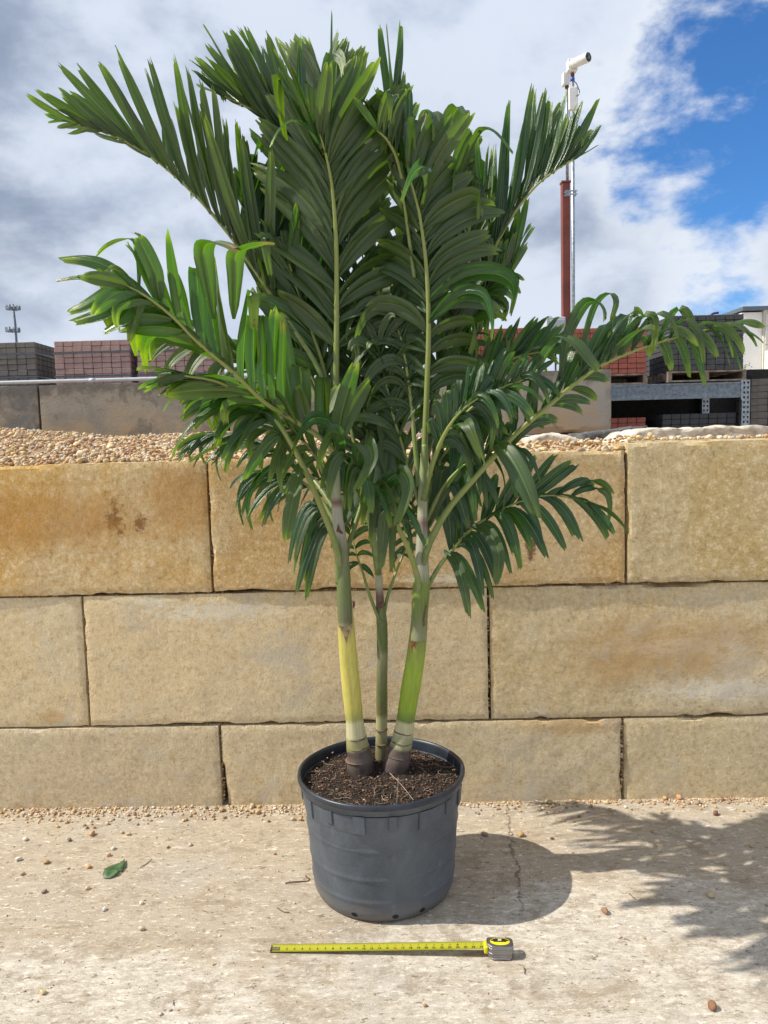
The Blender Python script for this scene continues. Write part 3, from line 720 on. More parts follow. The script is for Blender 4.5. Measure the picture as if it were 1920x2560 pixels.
# dark backing added to fill the space under the rack with shade
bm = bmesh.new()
box(bm, lx(1200, 900, YR + 1.6), lx(1680, 900, YR + 1.6), YR + 0.86, YR + 0.95, 0, ztb + 0.2); o = obj('rack_shade_backing', bm, M['core']); tag(o, 'dark backing added behind the rack to stand in for deep shade', 'wall')
# stack at far right beyond the rack post
paver_stack(lx(1622, 830, YR + 0.5), at(1640, 818, YR + 0.5).z - 9 * 0.075, YR + 0.5, 6, 9, 4, 'grey_paver', 'grey slab stack at the right edge, right of the rack post', -1, (), pw=0.2, ph=0.075, solid_below=-1.5)
bm = bmesh.new()
pp = [at(1533, 688, YR + 0.3), at(1536, 680, YR + 0.3), at(1541, 677, YR + 0.3), at(1552, 675.5, YR + 0.3)]
pz = zp + 0.131 + 10 * ph; pp[0].z = pz
tube(bm, [p_ - pp[0] for p_ in pp], [0.012] * 4, 8); o = obj('bent_pipe', bm, simple('purple_paint', (0.06, 0.02, 0.06), 0.5), None, pp[0], True); tag(o, 'short dark purple bent pipe poking up over the charcoal stack', 'pipe')

# ================================================================== post with security camera
YP = 9.6
def pc(u, v, dy=0): return at(u, v, YP + dy)
base = pc(1221, 750); post = empty('camera_post', (base.x, YP, 0)); tag(post, 'tall red steel post with white security camera and galvanised poles on top', 'camera post')
def rel(p): return p - Vector((base.x, YP, 0))
wpx = YP / F * S     # metres per display pixel
bm = bmesh.new(); tp = pc(1221, 397); xo = rel(tp).x
box(bm, xo - 0.048, xo + 0.048, -0.048, 0.048, 0, tp.z); bevel(bm, 0.006); obj('post', bm, M['redpost'], post)
bm = bmesh.new(); box(bm, xo - 0.056, xo + 0.056, -0.056, 0.056, tp.z + 0.001, tp.z + 0.022); obj('cap', bm, M['redpost'], post)
def cyl(name, a, b_, r, m, par=post, seg=14):
    bm = bmesh.new(); tube(bm, [a, b_], [r, r], seg); return obj(name, bm, m, par, None, True)
t1 = rel(pc(1236.5, 158, -0.09)); b1 = Vector((t1.x, -0.09, 0.0)); b1.x = rel(pc(1235, 560, -0.09)).x
cyl('conduit', Vector((t1.x, -0.09, 1.0)), Vector((t1.x, -0.09, t1.z)), 0.021, M['galv'])
t2 = rel(pc(1225.5, 182, 0.0)); cyl('conduit', Vector((t2.x, 0.02, tp.z + 0.02)), Vector((t2.x, 0.02, t2.z)), 0.019, M['galv'])
for v in (414, 421):
    c = rel(pc(1233, v, -0.09)); bm = bmesh.new(); box(bm, xo - 0.03, t1.x + 0.045, -0.125, -0.115, c.z - 0.008, c.z + 0.008); box(bm, xo - 0.03, t1.x + 0.045, -0.066, -0.056, c.z - 0.008, c.z + 0.008); obj('clamp', bm, M['galv'], post)
# tape bands
c = rel(pc(1236.5, 163, -0.09)).z; cyl('tape_band', Vector((t1.x, -0.09, c - 0.015)), Vector((t1.x, -0.09, c + 0.015)), 0.024, M['maroon'])
c = rel(pc(1236.5, 172, -0.09)).z; cyl('tape_band', Vector((t1.x, -0.09, c - 0.02)), Vector((t1.x, -0.09, c + 0.02)), 0.026, M['blue'])
c = rel(pc(1225, 187)).z; cyl('tape_band', Vector((t2.x, 0.02, c - 0.014)), Vector((t2.x, 0.02, c + 0.014)), 0.023, M['maroon'])
def pbox(name, u0, v0, u1, v1, dy, dep, m, bv=0.008):
    a, b_ = rel(pc(u0, v1, dy)), rel(pc(u1, v0, dy))
    bm = bmesh.new(); box(bm, a.x, b_.x, dy, dy + dep, a.z, b_.z); bevel(bm, bv); return obj(name, bm, m, post)
pbox('junction_box', 1216.5, 154, 1231, 182, -0.03, 0.09, M['white'])
pbox('junction_box', 1227, 125, 1248, 152, -0.15, 0.10, M['white'])
pbox('antenna_panel', 1229, 186, 1249, 238, -0.17, 0.045, M['white'], 0.012)
c = rel(pc(1240, 138, -0.15)); bm = bmesh.new(); tube(bm, [c + Vector((0, 0.002, 0)), c + Vector((0, -0.03, 0))], [0.058, 0.055], 24); obj('camera_mount', bm, M['white'], post, None, True)
# camera body pointing right and towards the viewer
ca = rel(pc(1238, 136, -0.22)); ax = Vector((0.62, -0.78, -0.02)).normalized(); cc = rel(pc(1254, 131, -0.25))
bm = bmesh.new(); tube(bm, [c + Vector((0, -0.02, 0)), cc - ax * 0.08], [0.022, 0.026], 12); obj('camera_arm', bm, M['white'], post, None, True)
bm = bmesh.new(); tube(bm, [cc - ax * 0.12, cc - ax * 0.10, cc + ax * 0.10, cc + ax * 0.11], [0.040, 0.052, 0.056, 0.053], 20, True); body = obj('security_camera', bm, M['white'], post, None, True)
bm = bmesh.new(); tube(bm, [cc + ax * 0.108, cc + ax * 0.116], [0.051, 0.049], 20); face = obj('camera_face', bm, M['black'], body, None, True)
bm = bmesh.new(); box(bm, -0.02, 0.02, -0.001, 0.001, -0.01, 0.01)
sh_ = bmesh.new(); 
for a in range(0, 1): pass
sh_.free(); bm.free()
sdv = ax.cross(Vector((0, 0, 1))).normalized(); upv = sdv.cross(ax)
bm = bmesh.new()
for (a, b2, r_) in ((0.028, 0.022, 0.006), (-0.028, 0.022, 0.006), (0.028, -0.024, 0.006), (-0.028, -0.024, 0.006), (0, -0.002, 0.018)):
    q = cc + sdv * a + upv * b2; tube(bm, [q + ax * 0.115, q + ax * 0.119], [r_, r_ * 0.9], 12)
obj('lens', bm, simple('lens_glass', (0.10, 0.10, 0.12), 0.08), body, None, True)
# cable loops
bm = bmesh.new(); pl = [rel(pc(u, v, -0.18)) for u, v in ((1240, 176), (1245, 180), (1249, 190), (1252, 198), (1249, 206), (1245, 207))]
tube(bm, [crom(pl, i / 16) for i in range(17)], [0.005] * 17, 6); obj('cable', bm, M['black'], post, None, True)
bm = bmesh.new(); pl = [rel(pc(u, v, -0.16)) for u, v in ((1230, 240), (1231, 252), (1236, 257), (1241, 252), (1241, 240))]
tube(bm, [crom(pl, i / 16) for i in range(17)], [0.004] * 17, 6); obj('cable', bm, M['black'], post, None, True)
# white electrical cabinet on the post
eb = pbox('electrical_cabinet', 1181, 684, 1222, 762, -0.22, 0.17, M['greybox'], 0.008)
a, b_ = rel(pc(1190, 757, -0.23)), rel(pc(1219, 690, -0.23)); bm = bmesh.new(); box(bm, a.x, b_.x, -0.232, -0.222, a.z, b_.z); bevel(bm, 0.003); obj('door', bm, M['greybox'], eb)
for v in (700, 740):
    a, b_ = rel(pc(1184, v + 6, -0.23)), rel(pc(1189, v - 6, -0.23)); bm = bmesh.new(); box(bm, a.x, b_.x, -0.238, -0.222, a.z, b_.z); obj('latch', bm, M['galv'], eb)
bm = bmesh.new(); a = rel(pc(1200, 763, -0.15)); tube(bm, [a + Vector((0, 0, 0)), Vector((a.x, -0.15, 1.0))], [0.012] * 2, 8); obj('conduit', bm, M['black'], post, None, True)

# ================================================================== cell tower, building, shrub
YT = 240.0; k = YT / F * S
tb = at(31, 740, YT); tw = empty('cell_tower', (tb.x, YT, 0)); tag(tw, 'distant cell tower with two antenna rings on the left skyline', 'tower')
def tr(u, v, dy=0): p = at(u, v, YT); return Vector((p.x - tb.x, dy, p.z))
bm = bmesh.new(); tube(bm, [Vector((tr(36, 745).x, 0, 0)), tr(33, 700), tr(28, 657)], [0.42, 0.34, 0.26], 10); obj('mast', bm, M['tower'], tw, None, True)
rt = random.Random(9)
for v0, cu in ((668, 28.5), (716, 28)):
    c = tr(cu, v0); bm = bmesh.new(); rr = 13.5 * k
    ring = [c + Vector((rr * math.cos(a * math.pi / 6), rr * math.sin(a * math.pi / 6), 0)) for a in range(13)]
    tube(bm, ring, [0.11] * 13, 6, False)
    for a in range(0, 12, 2): tube(bm, [c, ring[a]], [0.10, 0.10], 5)
    obj('platform', bm, M['tower'], tw)
    for a in range(12):
        p_ = ring[a] * 1.0; hh = rt.uniform(5, 9) * k
        bm = bmesh.new(); box(bm, p_.x - 0.18, p_.x + 0.18, p_.y - 0.12, p_.y + 0.12, p_.z - 0.2 * hh, p_.z + hh); obj('antenna', bm, M['galv'] if a % 3 else M['tower'], tw)
    bm = bmesh.new(); box(bm, c.x - 3 * k, c.x + 6 * k, c.y - 0.5, c.y + 0.5, c.z, c.z + 5 * k); obj('radio_cabinet', bm, M['tower'], tw)
YH = 26.0
bl = at(1603, 800, YH); bld = empty('white_building', (bl.x, YH, 0)); tag(bld, 'white metal clad warehouse at the right edge beyond the rack', 'building')
ztop = at(1603, 671, YH).z
bm = bmesh.new(); box(bm, 0.7, 14, 0, 10, 0, ztop); obj('wall', bm, M['cream'], bld)
bm = bmesh.new(); box(bm, 0, 0.69, 0.1, 9.9, 0, ztop - 0.05); obj('corner_wall', bm, M['whitewall'], bld)
for i in range(6):
    for j, (za, zb_) in enumerate(((at(1630, 800, YH).z, at(1630, 746, YH).z), (at(1630, 745, YH).z, at(1630, 706, YH).z), (at(1630, 705, YH).z, ztop - 0.15))):
        bm = bmesh.new(); x = 0.74 + i * 1.5; box(bm, x, x + 1.47, -0.05, 0.0, za, zb_); obj('panel', bm, M['cream'], bld)
bm = bmesh.new(); box(bm, -0.05, 14, -0.1, 10, ztop, ztop + 0.12); obj('roof_edge', bm, M['tower'], bld)
bm = bmesh.new(); a = at(1640, 766, YH).z
box(bm, 0.72, 14, -1.2, -0.06, a - 0.55, a + 0.1); obj('canopy', bm, M['whitewall'], bld)
for kk in range(4):
    bm = bmesh.new(); box(bm, 0.6, 14, -1.28, -1.24, a + 0.25 + kk * 0.2, a + 0.29 + kk * 0.2); obj('rail', bm, M['greybox'], bld)
# little shrub by the building
sb = at(1598, 812, 10.5); sh = empty('shrub', (sb.x, 10.5, 0)); tag(sh, 'small green shrub top between the charcoal stack and the white building', 'shrub')
bm = bmesh.new(); rs = random.Random(4); tube(bm, [Vector((0, 0, 0)), Vector((0.02, 0, sb.z))], [0.02, 0.006], 6); obj('stem', bm, M['wood'], sh)
bm = bmesh.new()
for i in range(110):
    c = Vector((rs.gauss(0.03, 0.07), rs.gauss(0, 0.07), sb.z + rs.uniform(-0.1, 0.16))); a = Vector((rs.gauss(0, 1), rs.gauss(0, 1), rs.gauss(0, 1))).normalized(); b2 = a.orthogonal().normalized()
    bm.faces.new([bm.verts.new(c + a * 0.024), bm.verts.new(c + b2 * 0.008), bm.verts.new(c - a * 0.024), bm.verts.new(c - b2 * 0.008)])
o = obj('leaves', bm, M['leafsmall'], sh); o['kind'] = 'stuff'
# ================================================================== pot
PC = Vector((-0.036, 2.750, 0))
mp, t, b = mat('pot_plastic')
tc = t.new('ShaderNodeTexCoord').outputs['Object']; s = t.N.new('ShaderNodeSeparateXYZ'); t.link(tc, s.inputs[0])
n_ = t.noise(tc, 5, 8, 0.65, 0.5); n2_ = t.noise(t.scale(tc, (1, 1, 0.35)), 26, 6, 0.7)
c = t.mix(t.ramp(n_, 0.30, 0.75), (0.052, 0.066, 0.088), (0.108, 0.128, 0.155))
c = t.mix(t.ramp(n2_, 0.55, 0.75, 0, 0.5), c, (0.17, 0.185, 0.20))
c = t.mix(t.ramp(t.math('ADD', s.outputs[2], t.math('MULTIPLY', t.math('SUBTRACT', n_, 0.5), 0.2)), 0.0, 0.10, 0.55, 0.0), c, (0.19, 0.17, 0.15))
sc = t.ramp(t.noise(t.scale(tc, (30, 30, 2)), 2.2, 5, 0.8, 0.2), 0.66, 0.72, 0, 0.4); c = t.mix(sc, c, (0.26, 0.27, 0.28))
c = t.mix(t.ramp(t.noise(tc, 300, 2), 0.4, 0.7, 0, 0.25), c, (0.16, 0.17, 0.18))
setc(t, b, c); b.inputs['Roughness'].default_value = 0.5; b.inputs['Specular IOR Level'].default_value = 0.4
t.link(t.bump(t.math('ADD', n2_, t.noise(tc, 90, 4)), 0.2, 0.004), b.inputs['Normal'])
pot = empty('plant_pot', PC); pot.scale = (0.975, 0.975, 1.06); tag(pot, 'large weathered black blue plastic nursery pot on the concrete', 'pot')
def rad(z):   # outer radius with steps at the moulded rings
    r = 0.2636 + 0.0340 * (z / 0.40)
    if z < 0.035: r -= 0.016 * (1 - z / 0.035) ** 1.5
    for zr in (0.075, 0.155, 0.255): r += 0.0032 * math.exp(-((z - zr) / 0.006) ** 2)
    if z > 0.315: r += 0.0035
    return r
prof = [(0.0, 0.002), (0.244, 0.002)] + [(rad(z), z) for z in [0.004 + i * 0.0055 for i in range(68)]] + [(0.298, 0.380)]
prof += [(0.3, 0.381), (0.305, 0.383), (0.3055, 0.395), (0.3135, 0.401), (0.3155, 0.410), (0.314, 0.418), (0.309, 0.4215), (0.304, 0.419), (0.301, 0.412), (0.2985, 0.38), (0.290, 0.30), (0.28, 0.2)]
bm = bmesh.new()
lathe(bm, prof, 160, lambda a, i: 1 + 0.004 * math.sin(2 * a + 0.6) + (0.0022 * math.sin(5 * a) + 0.002 * math.sin(9 * a + 1) if i > 60 else 0.0008 * math.sin(7 * a)))
pb_ = obj('pot_body', bm, mp, pot, None, True)
mrim = simple('rim_plastic', (0.022, 0.028, 0.040), 0.38, var=0.4, scale=12)
bm = bmesh.new(); lathe(bm, [(0.3138, 0.4025), (0.3168, 0.410), (0.3155, 0.4188), (0.309, 0.4230), (0.3035, 0.4205), (0.3003, 0.412), (0.2978, 0.385)], 120, lambda a, i: 1 + 0.004 * math.sin(2 * a + 0.6) + 0.0022 * math.sin(5 * a) + 0.002 * math.sin(9 * a + 1)); obj('rim', bm, mrim, pot, None, True)
# moulded tabs under the rim
for k, a in enumerate(np.linspace(0, 2 * math.pi, 17)[:-1]):
    a += 0.13; w_ = 0.045 if k % 2 else 0.028; zl_ = 0.318 if k % 2 else 0.333
    bm = bmesh.new(); gg = []
    for z in (zl_, zl_ + 0.004, 0.376, 0.381):
        row = []
        for u in (-1, -0.9, 0, 0.9, 1):
            off = 0.0015 if abs(u) == 1 or z == zl_ else 0.0065
            r_ = rad(z) + off; an = a + u * w_ / 0.6; row.append(bm.verts.new((r_ * math.cos(an), r_ * math.sin(an), z)))
        gg.append(row)
    for j in range(3):
        for i in range(4): bm.faces.new((gg[j][i], gg[j][i + 1], gg[j + 1][i + 1], gg[j + 1][i]))
    obj('rim_tab', bm, mp, pot)
for px, py in ((728, 1961), (870, 1980), (946, 1950), (690, 1920)):
    q = at(px, py, 2.56); a = math.atan2(q.y - PC.y - 0.0, q.x - PC.x)
    a = {728: -1.98, 870: -1.42, 946: -1.03, 690: -2.55}[px]
    bm = bmesh.new(); z0 = 0.026; r_ = rad(z0) + 0.0015
    vs = []
    for k in range(14):
        th = k * math.pi / 7; z = z0 + 0.0085 * math.sin(th); an = a + 0.0115 / r_ * math.cos(th); rr = rad(z) + 0.0012
        vs.append(bm.verts.new((rr * math.cos(an), rr * math.sin(an), z)))
    bm.faces.new(vs); obj('drain_hole', bm, M['dark'], pot)

# soil
msoil, t, b = mat('potting_soil'); tc = t.new('ShaderNodeTexCoord').outputs['Object']
n_ = t.noise(tc, 40, 8, 0.75); c = t.mix(t.ramp(n_, 0.38, 0.66), (0.010, 0.007, 0.005), (0.055, 0.033, 0.022))
c = t.mix(t.ramp(t.noise(tc, 130, 4), 0.64, 0.70), c, (0.30, 0.20, 0.12)); setc(t, b, c); b.inputs['Roughness'].default_value = 0.95
t.link(t.bump(t.noise(tc, 150, 6, 0.8), 1.0, 0.012), b.inputs['Normal'])
ZS = 0.401
STB = [(gr(779, 1655, 0.415) - PC).to_2d(), (gr(857, 1655, 0.415) - PC).to_2d(), (gr(824, 1638, 0.415) - PC).to_2d()]
def mound(x, y):
    m_ = 0
    for q, r0_ in zip(STB, (0.060, 0.060, 0.03)):
        dd = (Vector((x, y)) - q).length; m_ = max(m_, 0.020 * math.exp(-(max(0, dd - r0_) / 0.022) ** 2))
    return m_
bm = bmesh.new()
rings = [[bm.verts.new((0, 0, 0.012))]]
for j in range(1, 34):
    r_ = 0.2935 * j / 33
    rings.append([bm.verts.new((r_ * math.cos(a), r_ * math.sin(a), 0.012 * (1 - (j / 33) ** 2) + mound(r_ * math.cos(a), r_ * math.sin(a)) + 0.010 * fb(r_ * math.cos(a) * 22, r_ * math.sin(a) * 22, 0, 5) * (1 if j < 33 else 0.2))) for a in [2 * math.pi * k / 90 for k in range(90)]])
for k in range(90): bm.faces.new((rings[0][0], rings[1][k], rings[1][(k + 1) % 90]))
for j in range(1, 33):
    for k in range(90): bm.faces.new((rings[j][k], rings[j + 1][k], rings[j + 1][(k + 1) % 90], rings[j][(k + 1) % 90]))
o = obj('soil', bm, msoil, None, PC + Vector((0, 0, ZS)), True); tag(o, 'dark potting soil filling the nursery pot', 'soil', kind='stuff')
V8 = np.array([(x, y, z) for x in (-1, 1) for y in (-1, 1) for z in (-1, 1)], float)
pos, size = [], []
for i in range(2600):
    a = rng.uniform(0, 6.28); r_ = 0.282 * math.sqrt(rng.uniform()); x, y = r_ * math.cos(a), r_ * math.sin(a)
    pos.append((PC.x + x, PC.y + y, ZS + mound(x, y) + 0.013 * (1 - (r_ / 0.3) ** 2) + 0.010 * fb(x * 22, y * 22, 0, 5) + 0.001)); size.append(abs(rng.normal()) * 0.0028 + 0.0018)
spal = np.array([(0.05, 0.03, 0.02), (0.08, 0.045, 0.03), (0.03, 0.02, 0.015), (0.12, 0.07, 0.045), (0.02, 0.014, 0.01), (0.06, 0.035, 0.022), (0.10, 0.06, 0.04), (0.035, 0.022, 0.014), (0.05, 0.03, 0.022)])
o = link('bark_chips', stones_mesh('bark_chips', np.array(pos), np.array(size), 1, spal, (0.25, 0.6)), M['stone']); tag(o, 'small dark bark crumbs scattered over the potting soil', 'bark', kind='stuff')
pos, size = [], []
for i in range(85):
    a = rng.uniform(0, 6.28); r_ = 0.282 * math.sqrt(rng.uniform()); x, y = r_ * math.cos(a), r_ * math.sin(a)
    pos.append((PC.x + x, PC.y + y, ZS + 0.016 + mound(x, y) + 0.010 * fb(x * 22, y * 22, 0, 5))); size.append(rng.uniform(0.003, 0.0085))
o = link('wood_chips', stones_mesh('wood_chips', np.array(pos), np.array(size), 1, np.array([(0.36, 0.22, 0.13), (0.28, 0.17, 0.10), (0.48, 0.33, 0.21), (0.20, 0.11, 0.07)]), (0.12, 0.25)), M['stone']); tag(o, 'pale brown wood chips lying on the potting soil', 'wood chips', kind='stuff')
mroot = simple('dry_root', (0.34, 0.27, 0.20), 0.8)
bm = bmesh.new(); rr_ = random.Random(2)
for i in range(46):
    a = rr_.uniform(0, 6.28); r_ = 0.25 * math.sqrt(rr_.random()); p_ = Vector((r_ * math.cos(a), r_ * math.sin(a), 0.016)); th = rr_.uniform(0, 6.28); pts = [p_]
    for k in range(6): th += rr_.gauss(0, 0.6); pts.append(pts[-1] + Vector((math.cos(th), math.sin(th), rr_.gauss(0, 0.25))) * 0.011)
    tube(bm, pts, [0.0007] * 7, 4)
o = obj('roots', bm, mroot, None, PC + Vector((0, 0, ZS))); tag(o, 'thin dry roots on the soil around the palm stems', 'roots', kind='stuff')
for lab, q in (('upright dry straw stem standing in the soil in front of the right palm', [(857, 1735), (859, 1705), (861, 1682)]), ('dry straw stem slanting down to the right over the soil', [(840, 1668), (866, 1694), (893, 1728)])):
    q3 = [gr(u, v, ZS + 0.022) for u, v in q]; 
    if 'upright' in lab: q3 = [at(u, v, q3[0].y) for u, v in q]; q3[0].z -= 0.012
    bm = bmesh.new(); tube(bm, [crom([p - q3[0] for p in q3], i / 6) for i in range(7)], [0.0012] * 7, 5); o = obj('straw', bm, mroot, None, q3[0]); tag(o, lab, 'straw')

# ================================================================== palms
def leaf_mat():
    m, t, b = mat('palm_leaflet')
    a = t.N.new('ShaderNodeAttribute'); a.attribute_name = 'lf'; sc_ = t.N.new('ShaderNodeSeparateColor'); t.link(a.outputs['Color'], sc_.inputs[0])
    rnd, tint = sc_.outputs[0], sc_.outputs[1]
    uv = t.N.new('ShaderNodeUVMap'); uv.uv_map = 'UVMap'; su = t.N.new('ShaderNodeSeparateXYZ'); t.link(uv.outputs[0], su.inputs[0])
    geo = t.N.new('ShaderNodeNewGeometry'); bf = geo.outputs['Backfacing']
    tc = t.new('ShaderNodeTexCoord').outputs['Object']
    cv = t.N.new('ShaderNodeCombineXYZ'); t.link(t.math('MULTIPLY', su.outputs[0], 30.0), cv.inputs[0]); t.link(t.math('MULTIPLY', su.outputs[1], 1.2), cv.inputs[1]); t.link(t.math('MULTIPLY', rnd, 50.0), cv.inputs[2])
    vein = t.noise(cv.outputs[0], 1.0, 3, 0.6)
    blot = t.noise(tc, 16, 5, 0.65)
    top = t.mix(tint, (0.012, 0.048, 0.024), (0.040, 0.105, 0.010))
    top = t.mix(t.ramp(rnd, 0, 1, 0, 0.55), top, t.mix(tint, (0.032, 0.088, 0.026), (0.090, 0.165, 0.016)))
    und = t.mix(tint, (0.036, 0.070, 0.024), (0.080, 0.120, 0.020))
    c = t.mix(bf, top, und)
    c = t.mix(t.ramp(vein, 0.45, 0.75, 0, 0.35), c, (0.10, 0.16, 0.05))
    c = t.mix(t.ramp(blot, 0.5, 0.75, 0, 0.35), c, (0.070, 0.115, 0.030))
    mid = t.math('ABSOLUTE', t.math('SUBTRACT', su.outputs[0], 0.5))
    c = t.mix(t.ramp(mid, 0.010, 0.028, 0.65, 0.0), c, (0.17, 0.24, 0.07))
    tipv = t.math('ADD', su.outputs[1], t.math('MULTIPLY', t.math('SUBTRACT', blot, 0.5), 0.25))
    c = t.mix(t.math('MULTIPLY', t.ramp(tipv, 0.74, 0.96), t.math('ADD', 0.15, t.math('MULTIPLY', tint, 0.95))), c, (0.22, 0.30, 0.030))  # yellow-green tips: own leaf colour plus painted-in light shining through
    c = t.mix(t.math('MULTIPLY', t.ramp(tipv, 0.985, 1.03), 0.8), c, (0.17, 0.085, 0.03))
    # a few scorched leaflets
    sco = t.math('MULTIPLY', t.math('MULTIPLY', t.ramp(rnd, 0.90, 0.95), t.ramp(tint, 0.5, 0.7)), t.ramp(tipv, 0.72, 0.92)); c = t.mix(t.math('MULTIPLY', sco, 0.85), c, (0.16, 0.085, 0.04))
    nt_ = t.noise(tc, 120, 3, 0.6); c = t.mix(t.ramp(nt_, 0.70, 0.76, 0, 0.5), c, (0.28, 0.32, 0.20))
    setc(t, b, c); t.link(t.mix(bf, (0.27,) * 3, (0.42,) * 3), b.inputs['Roughness']); b.inputs['Specular IOR Level'].default_value = 0.75
    t.link(t.bump(vein, 0.45, 0.004), b.inputs['Normal'])
    tr_ = t.N.new('ShaderNodeBsdfTranslucent'); t.link(t.mix(1.0, c, (2.8, 3.6, 0.7), 'MULTIPLY'), tr_.inputs[0])
    mx = t.N.new('ShaderNodeMixShader'); mx.inputs[0].default_value = 0.29; t.link(b.outputs[0], mx.inputs[1]); t.link(tr_.outputs[0], mx.inputs[2])
    t.link(mx.outputs[0], t.N['Material Output'].inputs[0]); return m
ML = leaf_mat()
def petiole_mat():
    m, t, b = mat('palm_rachis'); tc = t.new('ShaderNodeTexCoord').outputs['Object']; n = t.noise(tc, 25, 5, 0.7)
    a = t.N.new('ShaderNodeAttribute'); a.attribute_name = 'rt'
    c = t.mix(t.ramp(a.outputs['Fac'], 0.0, 0.35), (0.105, 0.165, 0.045), (0.235, 0.28, 0.065))
    c = t.mix(t.ramp(n, 0.42, 0.68, 0, 0.6), c, (0.26, 0.28, 0.13)); c = t.mix(t.ramp(t.noise(tc, 200, 2), 0.66, 0.7, 0, 0.5), c, (0.08, 0.06, 0.03))
    setc(t, b, c); b.inputs['Roughness'].default_value = 0.42; return m
MR = petiole_mat()
LF = random.Random(11)
def leaflet_geo(P0, T, chord, wv, wid, bend, hook, tw, tint, rnd, nseg=11, up=Vector((0, 0, 1)), curve=None):
    """returns verts, faces, uvs of one folded leaflet: narrow base, broad middle, toothed oblique tip"""
    L = chord.length; cd = chord / L
    c1 = P0 + chord * 0.30 + T * (0.10 * L) + up * (bend * L)
    c2 = P0 + chord * (0.80 + 0.10 * min(1, abs(bend))) - T * (0.02 * L) + up * (bend * L * 1.0)
    P3 = P0 + chord
    us = (-1, -0.62, -0.25, 0, 0.25, 0.62, 1); cor = (0.03, 0.16, 0.10, 0.0, 0.10, 0.16, 0.03)
    pts = []; vsn = []
    for i in range(nseg + 1):
        v = i / nseg; v = v ** 0.92
        p = (1 - v) ** 3 * P0 + 3 * (1 - v) ** 2 * v * c1 + 3 * (1 - v) * v * v * c2 + v ** 3 * P3
        if curve: p = crom(curve, v)
        if hook and v > 0.62:
            h = (v - 0.62) / 0.38; p = p - up * (hook * L * 0.42 * h * h) - cd * (hook * L * 0.30 * h * h)
        pts.append(p); vsn.append(v)
    jag = [LF.uniform(-0.15, 0.02) for _ in us]; obl = LF.uniform(-0.07, 0.07)
    V, UV = [], []
    for i, (p, v) in enumerate(zip(pts, vsn)):
        t_ = (pts[min(i + 1, nseg)] - pts[max(i - 1, 0)]).normalized()
        wd = wv - t_ * wv.dot(t_)
        if wd.length < 1e-4: wd = t_.orthogonal()
        wd.normalize(); wd = Matrix.Rotation(tw * (v - 0.1), 3, t_) @ wd
        nn = t_.cross(wd)
        pr = 0.16 + 0.84 * min(1, v / 0.34) ** 0.75 * (2 - min(1, v / 0.34)) ** 0.5
        pr = min(pr, 1.0)
        if v > 0.55: pr *= 1 - 0.62 * ((v - 0.55) / 0.45) ** 1.5
        hw = wid * 0.5 * pr; fold = 1.5 - 0.9 * min(1, v / 0.5)
        for j, u in enumerate(us):
            q = p + wd * (u * hw) + nn * (cor[j] * wid * fold * 0.9 + abs(u) * hw * 0.28 * fold)
            if i == nseg: q = q + t_ * ((jag[j] + obl * u) * L * 0.45)
            if i == nseg - 1: q = q + t_ * ((jag[j] + obl * u) * L * 0.12)
            V.append(q); UV.append((0.5 + u * 0.5, v))
    Fc = []; m_ = len(us)
    for i in range(nseg):
        for j in range(m_ - 1): Fc.append((i * m_ + j, i * m_ + j + 1, (i + 1) * m_ + j + 1, (i + 1) * m_ + j))
    return V, Fc, UV
def leaf_mesh(name, parts):
    V, Fc, UV, C = [], [], [], []
    for (v, f, uv, rnd, tint) in parts:
        o_ = len(V); V += v; Fc += [tuple(k + o_ for k in q) for q in f]; UV += uv; C += [(rnd, tint, 0, 1)] * len(v)
    me = bpy.data.meshes.new(name); me.from_pydata([tuple(v) for v in V], [], Fc)
    ul = me.uv_layers.new(name='UVMap'); idx = np.zeros(len(me.loops), int); me.loops.foreach_get('vertex_index', idx)
    ul.data.foreach_set('uv', np.array(UV)[idx].ravel())
    ca_ = me.color_attributes.new('lf', 'FLOAT_COLOR', 'POINT'); ca_.data.foreach_set('color', np.array(C).ravel())
    me.polygons.foreach_set('use_smooth', [True] * len(Fc)); me.materials.append(ML); return me
Y0 = 2.75
pxm = Y0 / F * S          # metres per display pixel near the palms
def interp(keys, t):
    ks = keys
    if t <= ks[0][0]: return ks[0][1:]
    for a, b_ in zip(ks, ks[1:]):
        if t <= b_[0]:
            f = (t - a[0]) / (b_[0] - a[0]); return tuple(x + (y - x) * f for x, y in zip(a[1:], b_[1:]))
    return ks[-1][1:]
PALM = {}
def palm(key, name, u, v, dy, label):
    b_ = gr(u, v, ZS + 0.01); b_ = at(u, v, Y0 + dy); r = empty('palm_tree', (b_.x, b_.y, ZS)); tag(r, label, 'palm', 'palms growing in the nursery pot')
    PALM[key] = dict(root=r, leaves=[]); return r
palm('L', 'palm', 780, 1660, 0.05, 'left palm of the pot, with a thick pale yellow stem')
palm('R', 'palm', 856, 1660, 0.05, 'right palm of the pot, leaning right, with a lime green stem')
palm('M', 'palm', 824, 1640, 0.12, 'thinnest palm, green stem between the two thick ones')
